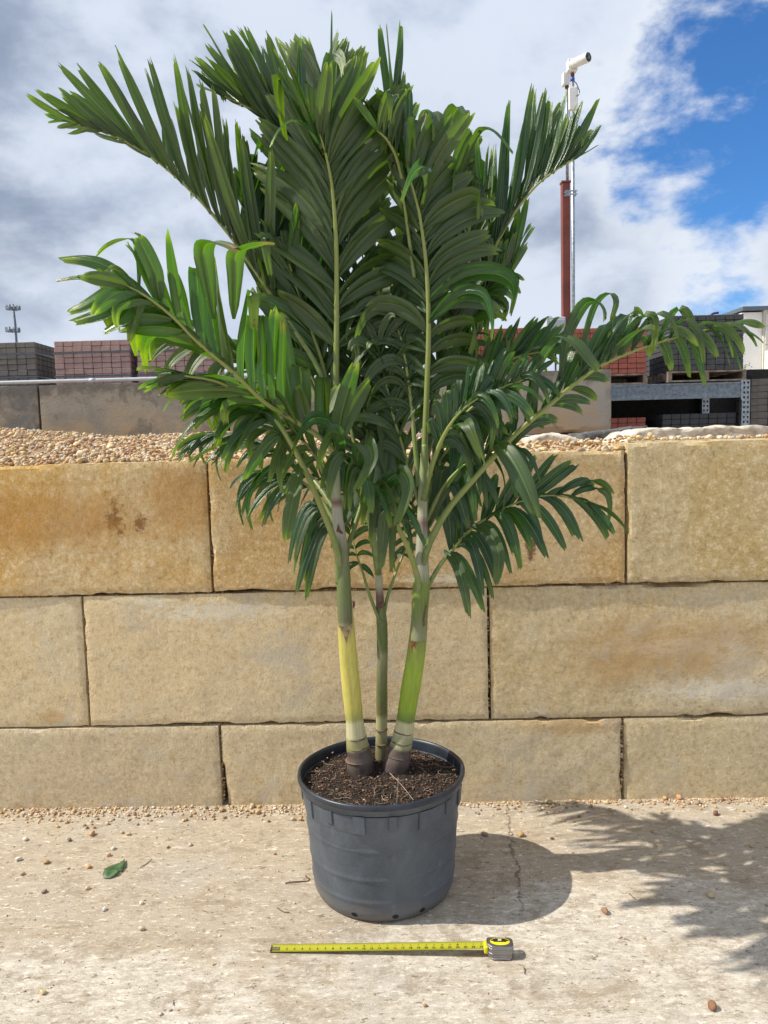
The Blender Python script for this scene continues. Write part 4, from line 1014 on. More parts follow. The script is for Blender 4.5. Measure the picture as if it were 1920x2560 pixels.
def frond(key, pts, A, B=None, n=20, t0=0.3, wid=0.05, r0=0.011, tint=0.4, jit=0.10, twist=0.5, hookp=0.15, flip=1, face=None, seed=0, back=0.0):
    """pts: rachis (picture x, y, metres behind the pot centre); A, B: (t, dx, dy, ddepth, bend) of the leaflets on each side"""
    P_ = PALM[key]; root = P_['root']; org = root.location
    LF.seed(seed * 77 + len(pts))
    R3 = [at(u, v, Y0 + dy) for u, v, dy in pts]
    ns = 40; cur = [crom(R3, i / ns) for i in range(ns + 1)]
    bm = bmesh.new(); tube(bm, [c - org for c in cur], [r0 * (1 - 0.86 * (i / ns) ** 0.9) + 0.0006 for i in range(ns + 1)], 10)
    lay = bm.verts.layers.float.new('rt')
    for i, v in enumerate(bm.verts): v[lay] = (i // 10) / ns
    fo = obj('frond', bm, MR, root, None, True)
    P_['last'] = fo
    ln = [0.0]
    for i in range(ns): ln.append(ln[-1] + (cur[i + 1] - cur[i]).length)
    for side, K in ((1, A), (-1, B)):
        if K is None: continue
        for i in range(n):
            s_ = (i + 0.5 + LF.uniform(-0.18, 0.18)) / n; t_ = t0 + (0.985 - t0) * s_
            P0 = crom(R3, t_); T = (crom(R3, min(1, t_ + 0.02)) - crom(R3, t_ - 0.02)).normalized()
            k = interp(K, t_); dx, dy, dz, bend = k[0], k[1], k[2], k[3]
            a = LF.gauss(0, jit * 0.6); l_ = 1 + LF.gauss(0, 0.085)
            dx, dy = (dx * math.cos(a) - dy * math.sin(a)) * l_, (dx * math.sin(a) + dy * math.cos(a)) * l_
            ch = rx * (dx * pxm) - dn * (dy * pxm) * -1.0 * -1.0
            sl_ = P0.y / Y0 * pxm; ch = rx * (dx * sl_) + dn * (dy * sl_) + Fw * (dz + LF.gauss(0, 0.035))
            ch.z += 0
            L = ch.length
            wv = T * side + Fw * 0.0
            if face: wv = Vector(face)
            tw = LF.gauss(0, twist); wv = Matrix.Rotation(LF.gauss(0, 0.42), 3, ch.normalized()) @ wv
            hook = LF.uniform(0.4, 1.2) if LF.random() < hookp else 0
            wl = wid * 0.84 * (0.55 + 0.45 * min(1, L / 0.30)) * LF.uniform(0.82, 1.12)
            if s_ > 0.8: wl *= 0.82
            v, f, uv = leaflet_geo(P0 - org + Fw * back, T, ch, wv * flip, wl, bend * LF.uniform(0.5, 1.55) + LF.gauss(0, 0.03), hook, tw, tint, 0)
            P_['leaves'].append((L * wl, fo, (v, f, uv, LF.random(), min(1, max(0, tint + LF.gauss(0, 0.12))))))
    return fo
def leaf(key, pts, wid, tint=0.4, flip=1, side=None, w0=0.16, rnd=None):
    """one leaflet along its own curve; pts: picture x, y, metres behind the pot centre"""
    P_ = PALM[key]; org = P_['root'].location; R3 = [at(u, v, Y0 + dy) for u, v, dy in pts]; LF.seed(int(pts[0][0] * 7 + pts[-1][1]))
    L = sum((b_ - a_).length for a_, b_ in zip(R3, R3[1:]))
    v, f, uv = leaflet_geo(R3[0] - org, Vector((0, 0, 0)), Vector((0, 0, L)), Vector(side or (0.9, 0.45, 0.1)) * flip, wid, 0, 0, LF.gauss(0, 0.25), tint, 0, nseg=16, curve=[c - org for c in R3])
    P_['leaves'].append((L * wid + 1, P_.get('last') , (v, f, uv, LF.random() if rnd is None else rnd, tint)))
# ---- left palm
frond('L', [(722,900,.05),(690,800,.08),(620,690,.10),(545,575,.10),(480,488,.10),(400,400,.08),(310,327,.05),(220,282,.0),(150,258,-.03)],
      [(.30,-30,-270,-.16,.02),(.42,-52,-275,-.18,.02),(.5,-75,-260,-.18,.02),(.62,-100,-225,-.16,.0),(.72,-120,-150,-.12,.0),(.82,-118,-70,-.10,.0),(.92,-85,-28,-.05,.0),(1,-45,4,-.02,.0)],
      [(.30,20,-270,.2,.02),(.5,-40,-260,.2,.02),(.62,-80,-215,.18,.02),(.75,-110,-120,.14,.0),(.88,-90,-30,.1,.0),(1,-45,2,.03,.0)], n=29, t0=.28, wid=0.042, tint=.35, hookp=.03, seed=1, jit=0.117, twist=.5)
frond('L', [(722,850,.10),(705,640,.15),(690,480,.15),(660,370,.12),(610,290,.08),(550,240,.05),(485,208,.0)],
      [(.30,-60,-240,-.1,.03),(.5,-100,-260,-.1,.02),(.66,-120,-165,-.08,.0),(.8,-108,-100,-.08,.0),(.92,-90,-55,-.05,.0),(1,-55,-20,0,0)],
      [(.30,20,-280,.14,.03),(.5,-30,-300,.14,.02),(.7,-85,-175,.12,.0),(.85,-85,-100,.08,.0),(1,-60,-40,.03,0)], n=20, t0=.30, wid=0.052, tint=.4, hookp=.05, seed=2)
frond('L', [(724,1000,.03),(726,830,.035),(727,660,.03),(726,520,.0),(718,410,-.03),(703,330,-.07),(690,290,-.1)],
      [(.18,150,-60,.05,.15),(.35,165,-105,.06,.12),(.5,165,-150,.05,.08),(.65,150,-185,.02,.05),(.8,110,-200,-.03,.02),(.92,50,-150,-.08,.02),(1,10,-110,-.1,0)],
      [(.18,-130,-80,.02,.12),(.35,-155,-150,.03,.08),(.5,-165,-195,.02,.05),(.65,-150,-215,0,.03),(.8,-110,-220,-.05,.02),(.92,-60,-155,-.1,.02),(1,-20,-110,-.1,0)],
      n=18, t0=.22, wid=0.08, r0=.0135, tint=.45, seed=3, back=.012, jit=0.14, twist=0.45)
frond('L', [(724,900,.1),(728,620,.25),(722,380,.3),(708,240,.3),(700,190,.3)],
      [(.3,110,-180,.05,.05),(.6,85,-180,.0,.03),(.85,50,-130,0,0),(1,15,-95,0,0)], [(.3,-120,-180,.05,.05),(.6,-100,-180,.0,.03),(.85,-60,-130,0,0),(1,-20,-95,0,0)], n=18, t0=.3, wid=0.06, tint=.5, seed=4, hookp=.1)
frond('L', [(722,1000,.08),(680,850,.14),(625,730,.18),(575,620,.2),(545,520,.2),(530,440,.18)],
      [(.25,-90,-170,.05,.05),(.6,-50,-220,.03,.03),(1,-10,-160,0,0)], [(.25,80,-190,.1,.05),(.6,60,-240,.08,.03),(1,20,-170,.03,0)], n=17, t0=.25, wid=0.062, tint=.3, seed=5)
frond('L', [(733,1260,-.02),(728,1190,-.05),(700,1110,-.09),(653,1004,-.13),(600,915,-.17),(540,862,-.2),(470,825,-.38),(400,812,-.50)],
      [(.42,-70,110,-.03,.30),(.6,-100,90,-.05,.30),(.8,-130,40,-.05,.16),(1,-110,20,0,.05)], [(.5,-90,-30,.1,.10),(.75,-150,30,.08,.10),(1,-100,-20,.05,.05)], n=16, t0=.52, wid=.055, r0=.014, tint=.35, seed=6, hookp=.1)
frond('L', [(722,1100,.05),(680,1040,.14),(620,988,.28),(550,955,.38),(480,940,.43),(440,945,.45)],
      [(.3,-90,60,-.03,.25),(.7,-95,55,-.05,.25),(1,-60,45,0,.1)], [(.3,-90,-20,.06,.15),(.7,-90,20,.06,.2),(1,-60,30,.02,.1)], n=23, t0=.30, wid=.032, tint=.05, seed=7)
frond('L', [(735,1150,.04),(700,1090,.10),(665,1050,.15),(630,1034,.18),(596,1034,.18)],
      [(.4,-110,90,-.05,.35),(1,-95,62,0,.32)], [(.4,-100,60,.05,.35),(1,-100,40,.05,.30)], n=8, t0=.45, wid=.034, tint=.05, seed=8)
frond('L', [(738,1230,0),(722,1165,.04),(705,1120,.06),(685,1090,.08)],
      [(.3,-20,165,-.04,.25),(1,-75,125,-.02,.3)], [(.3,-60,150,.02,.25),(1,-60,95,.05,.3)], n=5, t0=.45, wid=.045, tint=.15, seed=9)
frond('L', [(745,1200,.05),(775,1110,.10),(800,1030,.14),(815,960,.18),(820,900,.2)],
      [(.3,80,60,.0,.3),(1,60,-60,0,.2)], [(.3,-60,40,.05,.3),(1,-50,-90,0,.2)], n=12, t0=.35, wid=.05, tint=.15, seed=10)
# ---- right palm
frond('R', [(912,1150,0),(916,1000,0),(922,850,0),(926,700,-.02),(921,580,-.03),(909,480,-.05),(896,420,-.07),(882,378,-.1)],
      [(.28,150,-5,.0,.22),(.42,165,-20,.02,.20),(.55,168,-70,.02,.14),(.7,125,-100,.0,.10),(.82,85,-150,-.02,.05),(1,30,-140,-.05,0)],
      [(.28,-110,-20,.12,.2),(.5,-120,-90,.12,.15),(.75,-70,-140,.06,.05),(1,-15,-120,-.05,0)],
      n=18, t0=.27, wid=0.078, r0=.0135, tint=.3, hookp=0.35, seed=11, back=.012, jit=0.14, twist=0.4)
frond('R', [(905,1050,.0),(896,960,.02),(888,870,.03),(872,760,.04),(856,700,.05),(838,660,.06)],
      [(.3,90,-70,.06,.25),(.7,80,-60,.05,.3),(1,20,-60,.02,.3)], [(.3,-110,20,.0,.35),(.7,-100,60,-.02,.5),(1,-60,40,0,.4)], n=12, t0=.35, wid=0.058, r0=.010, tint=.15, seed=12)
frond('R', [(893,540,.06),(880,440,.0),(860,350,-.06),(838,305,-.1),(815,282,-.12)],
      [(.3,40,-170,.05,.05),(.7,45,-110,-.02,.2),(1,30,-60,-.05,.3)], [(.3,-40,-170,.0,.05),(.7,-65,-90,-.03,.12),(1,-60,-50,-.05,.1)], n=9, t0=.2, wid=.05, tint=.75, seed=13, hookp=.3)
frond('R', [(912,900,.12),(930,720,.2),(948,580,.25),(955,480,.25),(962,420,.24)],
      [(.35,100,-170,.05,.12),(.7,95,-150,.03,.25),(1,50,-120,-.02,.2)], [(.35,-70,-200,.08,.05),(.7,-50,-190,.05,.05),(1,-25,-150,0,.05)], n=14, t0=.3, wid=0.07, tint=.35, seed=14, hookp=.4)
frond('R', [(915,1000,.08),(945,840,.16),(1000,680,.2),(1055,565,.2),(1095,485,.2),(1150,410,.17),(1200,368,.15),(1240,345,.13)],
      [(.35,10,-270,-.04,.03),(.6,30,-240,-.05,.02),(.75,38,-185,-.05,.02),(.86,58,-125,-.04,.0),(.95,60,-90,-.02,.0),(1,45,-40,0,0)],
      [(.35,80,-210,.1,.05),(.58,75,-150,.08,.06),(.75,60,-180,.08,.04),(.88,75,-110,.06,0),(1,55,-15,.03,0)], n=24, t0=.3, wid=0.042, tint=.3, seed=15, hookp=.03)
frond('R', [(908,1250,-.01),(925,1180,-.05),(965,1105,-.08),(1021,1038,-.1),(1105,946,-.12),(1181,880,-.12),(1249,823,-.1),(1309,784,-.08),(1388,751,-.05),(1460,729,-.02),(1530,712,.02),(1590,700,.05)],
      [(.26,-35,-110,-.02,.05),(.38,15,-160,.0,.05),(.5,85,-140,.02,.14),(.62,105,-80,.0,.42),(.75,85,5,-.03,.75),(.86,75,60,-.03,.6),(.94,75,55,0,.3),(1,50,-35,0,.05)],
      [(.26,15,-100,.08,.1),(.38,95,-35,.1,.12),(.5,90,10,.08,.15),(.62,60,-90,.1,.3),(.75,60,50,.08,.6),(.86,35,95,.05,.3),(.94,55,80,.03,.2),(1,60,0,0,.05)],
      n=22, t0=.25, wid=0.056, r0=.013, tint=.35, seed=16, twist=0.7, hookp=.08, jit=0.2)
frond('R', [(908,1300,-.01),(927,1262,.02),(950,1222,.04),(979,1186,.06),(1021,1140,.08),(1069,1110,.09),(1120,1085,.10),(1190,1070,.08),(1270,1085,.05)],
      [(.35,-10,-130,.0,.03),(.5,15,-110,.02,.03),(.62,60,-110,.04,.03),(.8,105,-100,.02,.04),(.9,110,20,-.03,.35),(1,85,70,-.03,.25)],
      [(.35,60,125,-.06,.3),(.6,62,105,-.06,.35),(.85,80,85,-.06,.35),(1,85,85,-.03,.25)], n=17, t0=.33, wid=0.052, r0=.010, tint=.0, seed=17, jit=0.15, hookp=.05)
frond('R', [(906,1290,-.03),(900,1240,-.07),(877,1174,-.12),(843,1110,-.17),(808,1065,-.2),(770,1020,-.23),(735,985,-.26)],
      [(.45,60,50,-.05,.45),(.7,45,75,-.06,.5),(1,-45,45,-.06,.5)], [(.45,-20,110,-.02,.4),(.7,-20,85,-.05,.55),(1,-60,60,-.05,.5)], n=9, t0=.42, wid=.064, r0=.0125, tint=.2, seed=18, hookp=0)
frond('R', [(918,1000,.05),(945,920,.12),(1000,850,.18),(1060,800,.2),(1120,770,.2),(1180,758,.18)],
      [(.3,20,-110,.0,.1),(.7,60,-95,.0,.05),(1,60,-50,0,.1)], [(.3,80,40,.05,.3),(.7,80,20,.05,.35),(1,80,10,.02,.2)], n=21, t0=.25, wid=.042, tint=.3, seed=19)
frond('R', [(915,1080,-.05),(935,1000,-.1),(965,930,-.14),(1005,880,-.18),(1050,850,-.2)],
      [(.3,-40,-60,-.02,.2),(.7,20,-90,0,.3),(1,55,-20,0,.4)], [(.3,60,40,.02,.35),(.7,70,60,.0,.5),(1,60,50,0,.4)], n=10, t0=.35, wid=.05, tint=.15, seed=20)
frond('R', [(913,1120,.05),(935,1040,.12),(960,980,.18),(1000,940,.2)],
      [(.3,-20,-100,.0,.1),(1,40,-90,0,.2)], [(.3,60,110,-.02,.3),(1,60,100,0,.4)], n=10, t0=.2, wid=.045, tint=.0, seed=21)
# ---- thin palm
frond('M', [(817,1240,.03),(800,1130,-.03),(770,1030,-.08),(700,952,-.12),(625,902,-.14),(571,869,-.25),(500,802,-.38),(430,742,-.49),(370,682,-.58),(315,640,-.64),(262,612,-.67)],
      [(.25,5,-210,.0,.02),(.38,-5,-220,.0,.02),(.5,-22,-250,.0,.02),(.62,-50,-240,.0,.03),(.72,-70,-210,-.02,.06),(.82,-80,-120,-.02,.15),(.92,-100,-30,0,.12),(1,-90,20,0,.05)],
      [(.25,60,-190,.1,.03),(.42,-90,-30,-.1,.06),(.55,-190,-10,-.1,.05),(.68,-180,-60,-.08,.04),(.8,-110,20,-.06,.15),(.9,-70,85,-.04,.15),(1,-75,60,0,.1)],
      n=20, t0=.24, wid=0.076, r0=.012, tint=.9, seed=22, flip=-1, hookp=0.4, jit=0.2, twist=0.6)
frond('M', [(822,1345,.04),(800,1290,.06),(783,1235,.09),(768,1190,.12),(755,1130,.15)],
      [(.4,-40,90,0,.3),(1,-30,-60,0,.2)], [(.4,40,80,0,.3),(1,40,-70,0,.2)], n=5, t0=.55, wid=.04, r0=.0075, tint=.1, seed=23)
frond('M', [(826,1350,.05),(837,1290,.08),(858,1230,.12),(878,1180,.16),(890,1120,.2),(890,1060,.22)],
      [(.5,50,50,0,.3),(1,40,-60,0,.2)], [(.5,-30,60,0,.3),(1,-60,-40,0,.2)], n=8, t0=.5, wid=.04, r0=.0075, tint=.1, seed=24)
frond('M', [(815,1180,.06),(822,1000,.12),(840,840,.2),(852,720,.25),(858,620,.28),(860,560,.28)],
      [(.3,110,-60,.02,.15),(.7,110,-110,.0,.1),(1,40,-120,0,0)], [(.3,-110,-40,.02,.15),(.7,-100,-120,.0,.1),(1,-40,-120,0,0)], n=17, t0=.25, wid=0.06, r0=.009, tint=.15, seed=25)
frond('M', [(814,1150,.05),(808,1060,.10),(800,980,.15),(798,900,.2),(800,830,.22)],
      [(.3,70,-60,.0,.1),(1,50,-110,0,.1)], [(.3,-70,-60,.0,.1),(1,-50,-110,0,.1)], n=14, t0=.25, wid=.05, r0=.008, tint=.05, seed=26)

frond('R', [(895,600,.0),(872,430,-.02),(856,330,-.03),(848,250,-.03)],
      [(.5,12,-150,0,0),(1,18,-200,0,0)], [(.5,-30,-150,0,0),(1,-12,-200,0,0)], n=2, t0=.6, wid=.034, tint=.3, seed=30, jit=0.026, r0=.007, hookp=0)
leaf('R', [(862,330,-.03),(858,200,-.03),(865,110,-.02),(867,45,-.02)], .030, .3)
leaf('R', [(852,330,-.03),(838,200,-.03),(826,110,-.02),(820,52,-.02)], .028, .5)
leaf('R', [(876,400,-.04),(882,300,-.05),(884,210,-.05),(876,182,-.07),(890,205,-.08)], .03, .4)
leaf('L', [(702,330,-.08),(703,240,-.12),(708,150,-.15),(722,118,-.17),(740,132,-.20),(742,165,-.22)], .045, .5, side=(.9,-.3,.1))
leaf('L', [(692,310,-.09),(668,272,-.13),(632,258,-.18),(600,280,-.22),(580,322,-.25)], .048, .2, side=(.2,.9,.3))
leaf('L', [(716,180,.2),(716,110,.2),(717,20,.2)], .009, .2)
leaf('R', [(905,450,-.05),(922,395,-.10),(920,360,-.16),(892,378,-.22),(868,440,-.25)], .062, .1, side=(.5,.8,.2), flip=-1)
leaf('R', [(962,440,.2),(1000,340,.12),(1035,278,.06),(1072,283,.0),(1112,332,-.03)], .062, .25, side=(.4,.8,.2), flip=-1)
leaf('R', [(930,470,.2),(945,350,.16),(975,255,.12),(998,228,.09),(1008,252,.05)], .080, .3, side=(.9,.4,0), flip=-1)
leaf('R', [(912,450,.15),(916,330,.12),(922,255,.10),(940,248,.04),(944,300,.0),(936,345,-.02)], .060, .3, side=(.9,.4,0))
leaf('R', [(926,655,-.03),(1000,600,-.1),(1070,592,-.15),(1105,612,-.18),(1108,640,-.2),(1102,668,-.2)], .062, .15, side=(.1,-.7,.7), flip=-1)
leaf('R', [(926,700,-.03),(990,640,-.12),(1040,640,-.18),(1060,690,-.22),(1058,738,-.24)], .062, .1, side=(.1,-.7,.7), flip=-1)
leaf('R', [(1068,958,-.12),(1100,985,-.2),(1135,1050,-.26),(1160,1118,-.28)], .066, .1, side=(.9,-.4,.3))
leaf('R', [(960,1190,.05),(985,1215,.0),(1003,1270,-.05),(1013,1332,-.06)], .04, .0, side=(.9,-.3,.3))
leaf('R', [(1022,1140,.05),(1055,1150,.0),(1078,1200,-.05),(1072,1262,-.06)], .048, .05, side=(.9,-.3,.3))
leaf('R', [(1045,1015,-.1),(1012,950,-.12),(1000,915,-.17),(1015,925,-.24),(1045,1000,-.26)], .05, .2, side=(.9,-.2,.1))
leaf('R', [(820,1080,-.2),(835,1040,-.26),(868,1022,-.31),(882,1060,-.34),(855,1138,-.35)], .055, .15, side=(.6,-.6,.1))
leaf('L', [(735,1000,-.1),(735,950,-.16),(710,908,-.22),(672,905,-.28),(640,945,-.31),(627,985,-.32)], .072, .35, side=(.1,.8,.4))
leaf('R', [(745,995,-.22),(745,950,-.27),(722,930,-.31),(698,960,-.34),(684,1018,-.35)], .066, .2, side=(.4,.8,.3))
leaf('R', [(772,1022,-.22),(775,975,-.27),(795,962,-.32),(802,1000,-.34),(765,1065,-.36)], .062, .2, side=(.7,-.5,.3))
leaf('L', [(640,985,-.12),(605,915,-.17),(568,882,-.2),(530,925,-.24),(506,980,-.25)], .060, .4, side=(.3,.8,.3))
leaf('L', [(610,920,-.15),(560,880,-.2),(490,862,-.24),(430,895,-.28),(385,950,-.30),(368,992,-.31)], .062, .25, side=(.1,.8,.5))
leaf('L', [(650,1000,-.1),(640,1050,-.16),(625,1120,-.2),(618,1170,-.2)], .050, .5, side=(.9,-.3,.1))
leaf('M',[(505,690,-0.52),(508,600,-0.55),(510,552,-0.57),(528,540,-0.62),(562,530,-0.64),(598,528,-0.64)], .052, .8, side=(.9,.2,0), rnd=.97)
leaf('M',[(462,690,-0.52),(448,600,-0.55),(440,545,-0.57),(452,526,-0.6),(490,532,-0.62),(520,548,-0.64)], .056, .7, side=(.9,.2,0), rnd=.97)
leaf('M',[(300,640,-0.55),(300,570,-0.53),(292,520,-0.52),(262,516,-0.52),(230,530,-0.52),(205,555,-0.52)], .016, .8)
leaf('M',[(352,660,-0.55),(330,560,-0.53),(310,515,-0.52),(285,500,-0.52)], .014, .6)
leaf('M',[(345,655,-0.6),(335,590,-0.62),(308,530,-0.64),(297,510,-0.65)], .045, .5, side=(.9,.3,.2))
leaf('M',[(300,625,-0.57),(240,580,-0.59),(190,562,-0.6),(128,560,-0.61)], .042, .8, side=(.1,.3,.9))
leaf('M',[(285,620,-0.57),(230,602,-0.59),(170,598,-0.6),(118,607,-0.61)], .020, .6, side=(.1,.3,.9))
leaf('M',[(275,618,-0.57),(240,625,-0.61),(190,655,-0.64),(145,675,-0.65)], .045, .9, side=(.1,.5,.8))
leaf('M',[(300,628,-0.57),(270,640,-0.63),(220,675,-0.67),(152,697,-0.68)], .045, .8, side=(.1,.5,.8))
leaf('M',[(325,645,-0.57),(295,650,-0.63),(262,690,-0.67),(218,720,-0.68)], .045, .7, side=(.3,.5,.8))
leaf('R', [(1255,790,-.08),(1268,720,-.1),(1290,655,-.12),(1318,636,-.13),(1330,655,-.14),(1316,700,-.15)], .034, .2, side=(.8,.5,0))
leaf('R', [(1215,830,-.1),(1225,740,-.13),(1258,665,-.15),(1285,652,-.17),(1303,672,-.19),(1303,700,-.2)], .052, .2, side=(.8,.5,0))
leaf('R', [(1160,900,-.1),(1165,800,-.15),(1205,735,-.18),(1240,740,-.22),(1275,780,-.24),(1300,810,-.25)], .06, .2, side=(.7,.6,0))

leaf('M',[(812,1140,0.06),(806,1060,0.08),(802,990,0.09),(800,925,0.1)], .075, .0, side=(.9,.2,0), flip=-1)
leaf('M',[(818,1140,0.06),(828,1060,0.07),(835,990,0.08),(838,922,0.09)], .080, .0, side=(.9,-.2,0), flip=-1)
leaf('M',[(822,1140,0.07),(846,1070,0.09),(862,1000,0.11),(868,935,0.12)], .070, .05, side=(.9,-.3,0), flip=-1)
leaf('L', [(735,1150,.06),(760,1080,.08),(775,1010,.09),(778,950,.1)], .070, .1, side=(.9,-.3,0), flip=-1)
leaf('R', [(920,1150,.06),(945,1080,.08),(955,1020,.09),(975,1010,.05),(985,1060,.0)], .055, .05, side=(.9,-.3,0), flip=-1)
leaf('R', [(925,1120,.04),(975,1040,.0),(1010,1000,-.03),(1035,1020,-.07),(1042,1075,-.09)], .050, .05, side=(.7,.6,0), flip=-1)

frond('L', [(775,1000,.10),(745,850,.18),(738,700,.24),(745,560,.28),(750,480,.28)],
      [(.2,110,-70,.03,.15),(.7,100,-140,.0,.08),(1,30,-120,0,0)], [(.2,-110,-70,.03,.15),(.7,-100,-140,.0,.08),(1,-30,-120,0,0)], n=16, t0=.2, wid=.055, r0=.008, tint=.25, seed=41, jit=.2, hookp=.2)
frond('R', [(925,900,.12),(960,780,.18),(1000,700,.2),(1040,640,.2),(1075,608,.18)],
      [(.2,10,-150,.0,.06),(.7,40,-130,.0,.05),(1,40,-60,0,0)], [(.2,95,-10,-.05,.25),(.7,80,10,-.06,.3),(1,50,-10,0,.2)], n=15, t0=.15, wid=.052, r0=.009, tint=.3, seed=42, jit=.2, hookp=.25)
frond('R', [(918,1060,-.03),(950,965,-.08),(1010,890,-.13),(1080,840,-.16),(1150,815,-.17)],
      [(.2,0,-120,.0,.08),(.7,50,-95,.0,.2),(1,60,-20,0,.2)], [(.2,85,20,-.04,.3),(.7,75,60,-.05,.4),(1,70,20,0,.3)], n=13, t0=.2, wid=.050, r0=.009, tint=.2, seed=43, jit=.2, hookp=.3)
frond('L', [(722,1060,.05),(665,940,.12),(595,845,.18),(515,780,.22),(440,745,.24),(370,735,.24)],
      [(.2,-60,-120,.03,.1),(.7,-100,-80,.0,.08),(1,-80,-20,0,.05)], [(.2,-90,60,-.03,.25),(.7,-90,65,.0,.25),(1,-80,30,0,.1)], n=19, t0=.25, wid=.046, r0=.010, tint=.45, seed=44, jit=.2, hookp=.2)
frond('L', [(722,960,.12),(680,830,.18),(635,730,.2),(600,650,.2),(585,600,.18)],
      [(.2,-100,-90,.0,.06),(.7,-80,-140,.0,.05),(1,-30,-100,0,0)], [(.2,60,-150,.05,.06),(.7,50,-160,.05,.05),(1,20,-110,0,0)], n=15, t0=.2, wid=.055, r0=.009, tint=.3, seed=45, jit=.2, hookp=.15)
frond('R', [(920,980,.10),(960,860,.2),(1020,740,.26),(1070,650,.28),(1100,590,.28)],
      [(.2,0,-200,.0,.03),(1,20,-160,0,0)], [(.2,80,-120,.0,.08),(1,50,-120,0,.05)], n=14, t0=.3, wid=.045, r0=.009, tint=.3, seed=46, jit=.15)
frond('M', [(816,1200,.08),(840,1130,.16),(880,1070,.22),(930,1030,.27),(985,1020,.3)],
      [(.2,10,-100,.0,.1),(1,50,-50,0,.2)], [(.2,50,80,.0,.3),(1,60,70,0,.3)], n=10, t0=.3, wid=.04, r0=.007, tint=.0, seed=47, jit=.2)
frond('M', [(814,1190,.08),(785,1120,.16),(745,1065,.22),(700,1035,.28),(650,1030,.3)],
      [(.2,-10,-100,.0,.1),(1,-50,-50,0,.2)], [(.2,-50,80,.0,.3),(1,-60,70,0,.3)], n=10, t0=.3, wid=.04, r0=.007, tint=.0, seed=48, jit=.2)

frond('L', [(722,930,.08),(700,800,.10),(668,700,.10),(640,620,.08),(625,570,.05)],
      [(.2,-120,-60,-.04,.1),(.7,-95,-130,-.05,.06),(1,-40,-90,-.04,0)], [(.2,60,-160,.0,.06),(.7,45,-170,.0,.05),(1,15,-110,0,0)], n=13, t0=.2, wid=.066, r0=.009, tint=.45, seed=51, jit=.22, hookp=.3, twist=.8)
frond('M', [(820,1150,.08),(800,980,.14),(778,820,.18),(770,690,.2),(775,600,.2)],
      [(.2,90,-60,.0,.2),(.7,95,-110,-.02,.15),(1,40,-90,0,.1)], [(.2,-90,-50,.0,.2),(.7,-95,-110,-.02,.15),(1,-40,-90,0,.1)], n=14, t0=.2, wid=.060, r0=.008, tint=.1, seed=52, jit=.22, hookp=.4, twist=.8)
frond('R', [(918,950,.06),(950,800,.12),(985,660,.15),(1005,540,.15),(1020,460,.13)],
      [(.2,80,-90,.0,.12),(.7,70,-140,-.02,.1),(1,30,-110,0,.1)], [(.2,-60,-120,.04,.1),(.7,-55,-150,.03,.06),(1,-15,-100,0,0)], n=14, t0=.2, wid=.062, r0=.009, tint=.35, seed=53, jit=.22, hookp=.4, twist=.8)
frond('L', [(722,1080,.03),(680,985,.02),(620,920,.0),(555,880,-.02),(490,860,-.04)],
      [(.2,-40,-100,.0,.1),(.7,-80,-70,.0,.1),(1,-80,-10,0,.05)], [(.2,-60,90,-.03,.3),(.7,-80,80,-.03,.3),(1,-80,30,0,.1)], n=13, t0=.2, wid=.050, r0=.009, tint=.3, seed=54, jit=.25, hookp=.3, twist=.8)
frond('L', [(722,760,.18),(705,600,.26),(670,460,.3),(630,370,.3),(600,320,.28)],
      [(.2,-80,-150,.0,.05),(.7,-70,-180,.0,.03),(1,-30,-120,0,0)], [(.2,60,-170,.03,.05),(.7,50,-190,.03,.03),(1,15,-120,0,0)], n=15, t0=.15, wid=.055, r0=.008, tint=.3, seed=55, jit=.2, twist=.7)
frond('R', [(915,1120,.02),(880,1000,.04),(850,900,.05),(830,810,.05),(815,740,.03)],
      [(.2,70,-60,.0,.3),(.7,85,-70,-.03,.35),(1,40,-60,0,.3)], [(.2,-70,-40,.0,.3),(.7,-85,-50,-.03,.4),(1,-45,-40,0,.3)], n=11, t0=.2, wid=.058, r0=.008, tint=.05, seed=56, jit=.25, hookp=.4, twist=.9)
frond('R', [(918,1130,.02),(960,1050,.0),(1010,1000,-.02),(1060,975,-.04),(1110,970,-.06)],
      [(.2,0,-100,.0,.15),(.7,40,-90,.0,.25),(1,60,-30,0,.3)], [(.2,50,100,-.03,.35),(.7,60,100,-.03,.4),(1,70,60,0,.3)], n=9, t0=.25, wid=.048, r0=.008, tint=.1, seed=57, jit=.25, hookp=.2, twist=.8)

for key, P_ in PALM.items():
    lv = sorted(P_['leaves'], key=lambda q: -q[0])
    for a_, fo, prt in lv[:298]: link('leaflet', leaf_mesh('leaflet', [prt]), None, fo)
    if lv[298:]:
        o = link('small_leaflets', leaf_mesh('small_leaflets', [q[2] for q in lv[298:]]), None, P_['root']); o['kind'] = 'stuff'

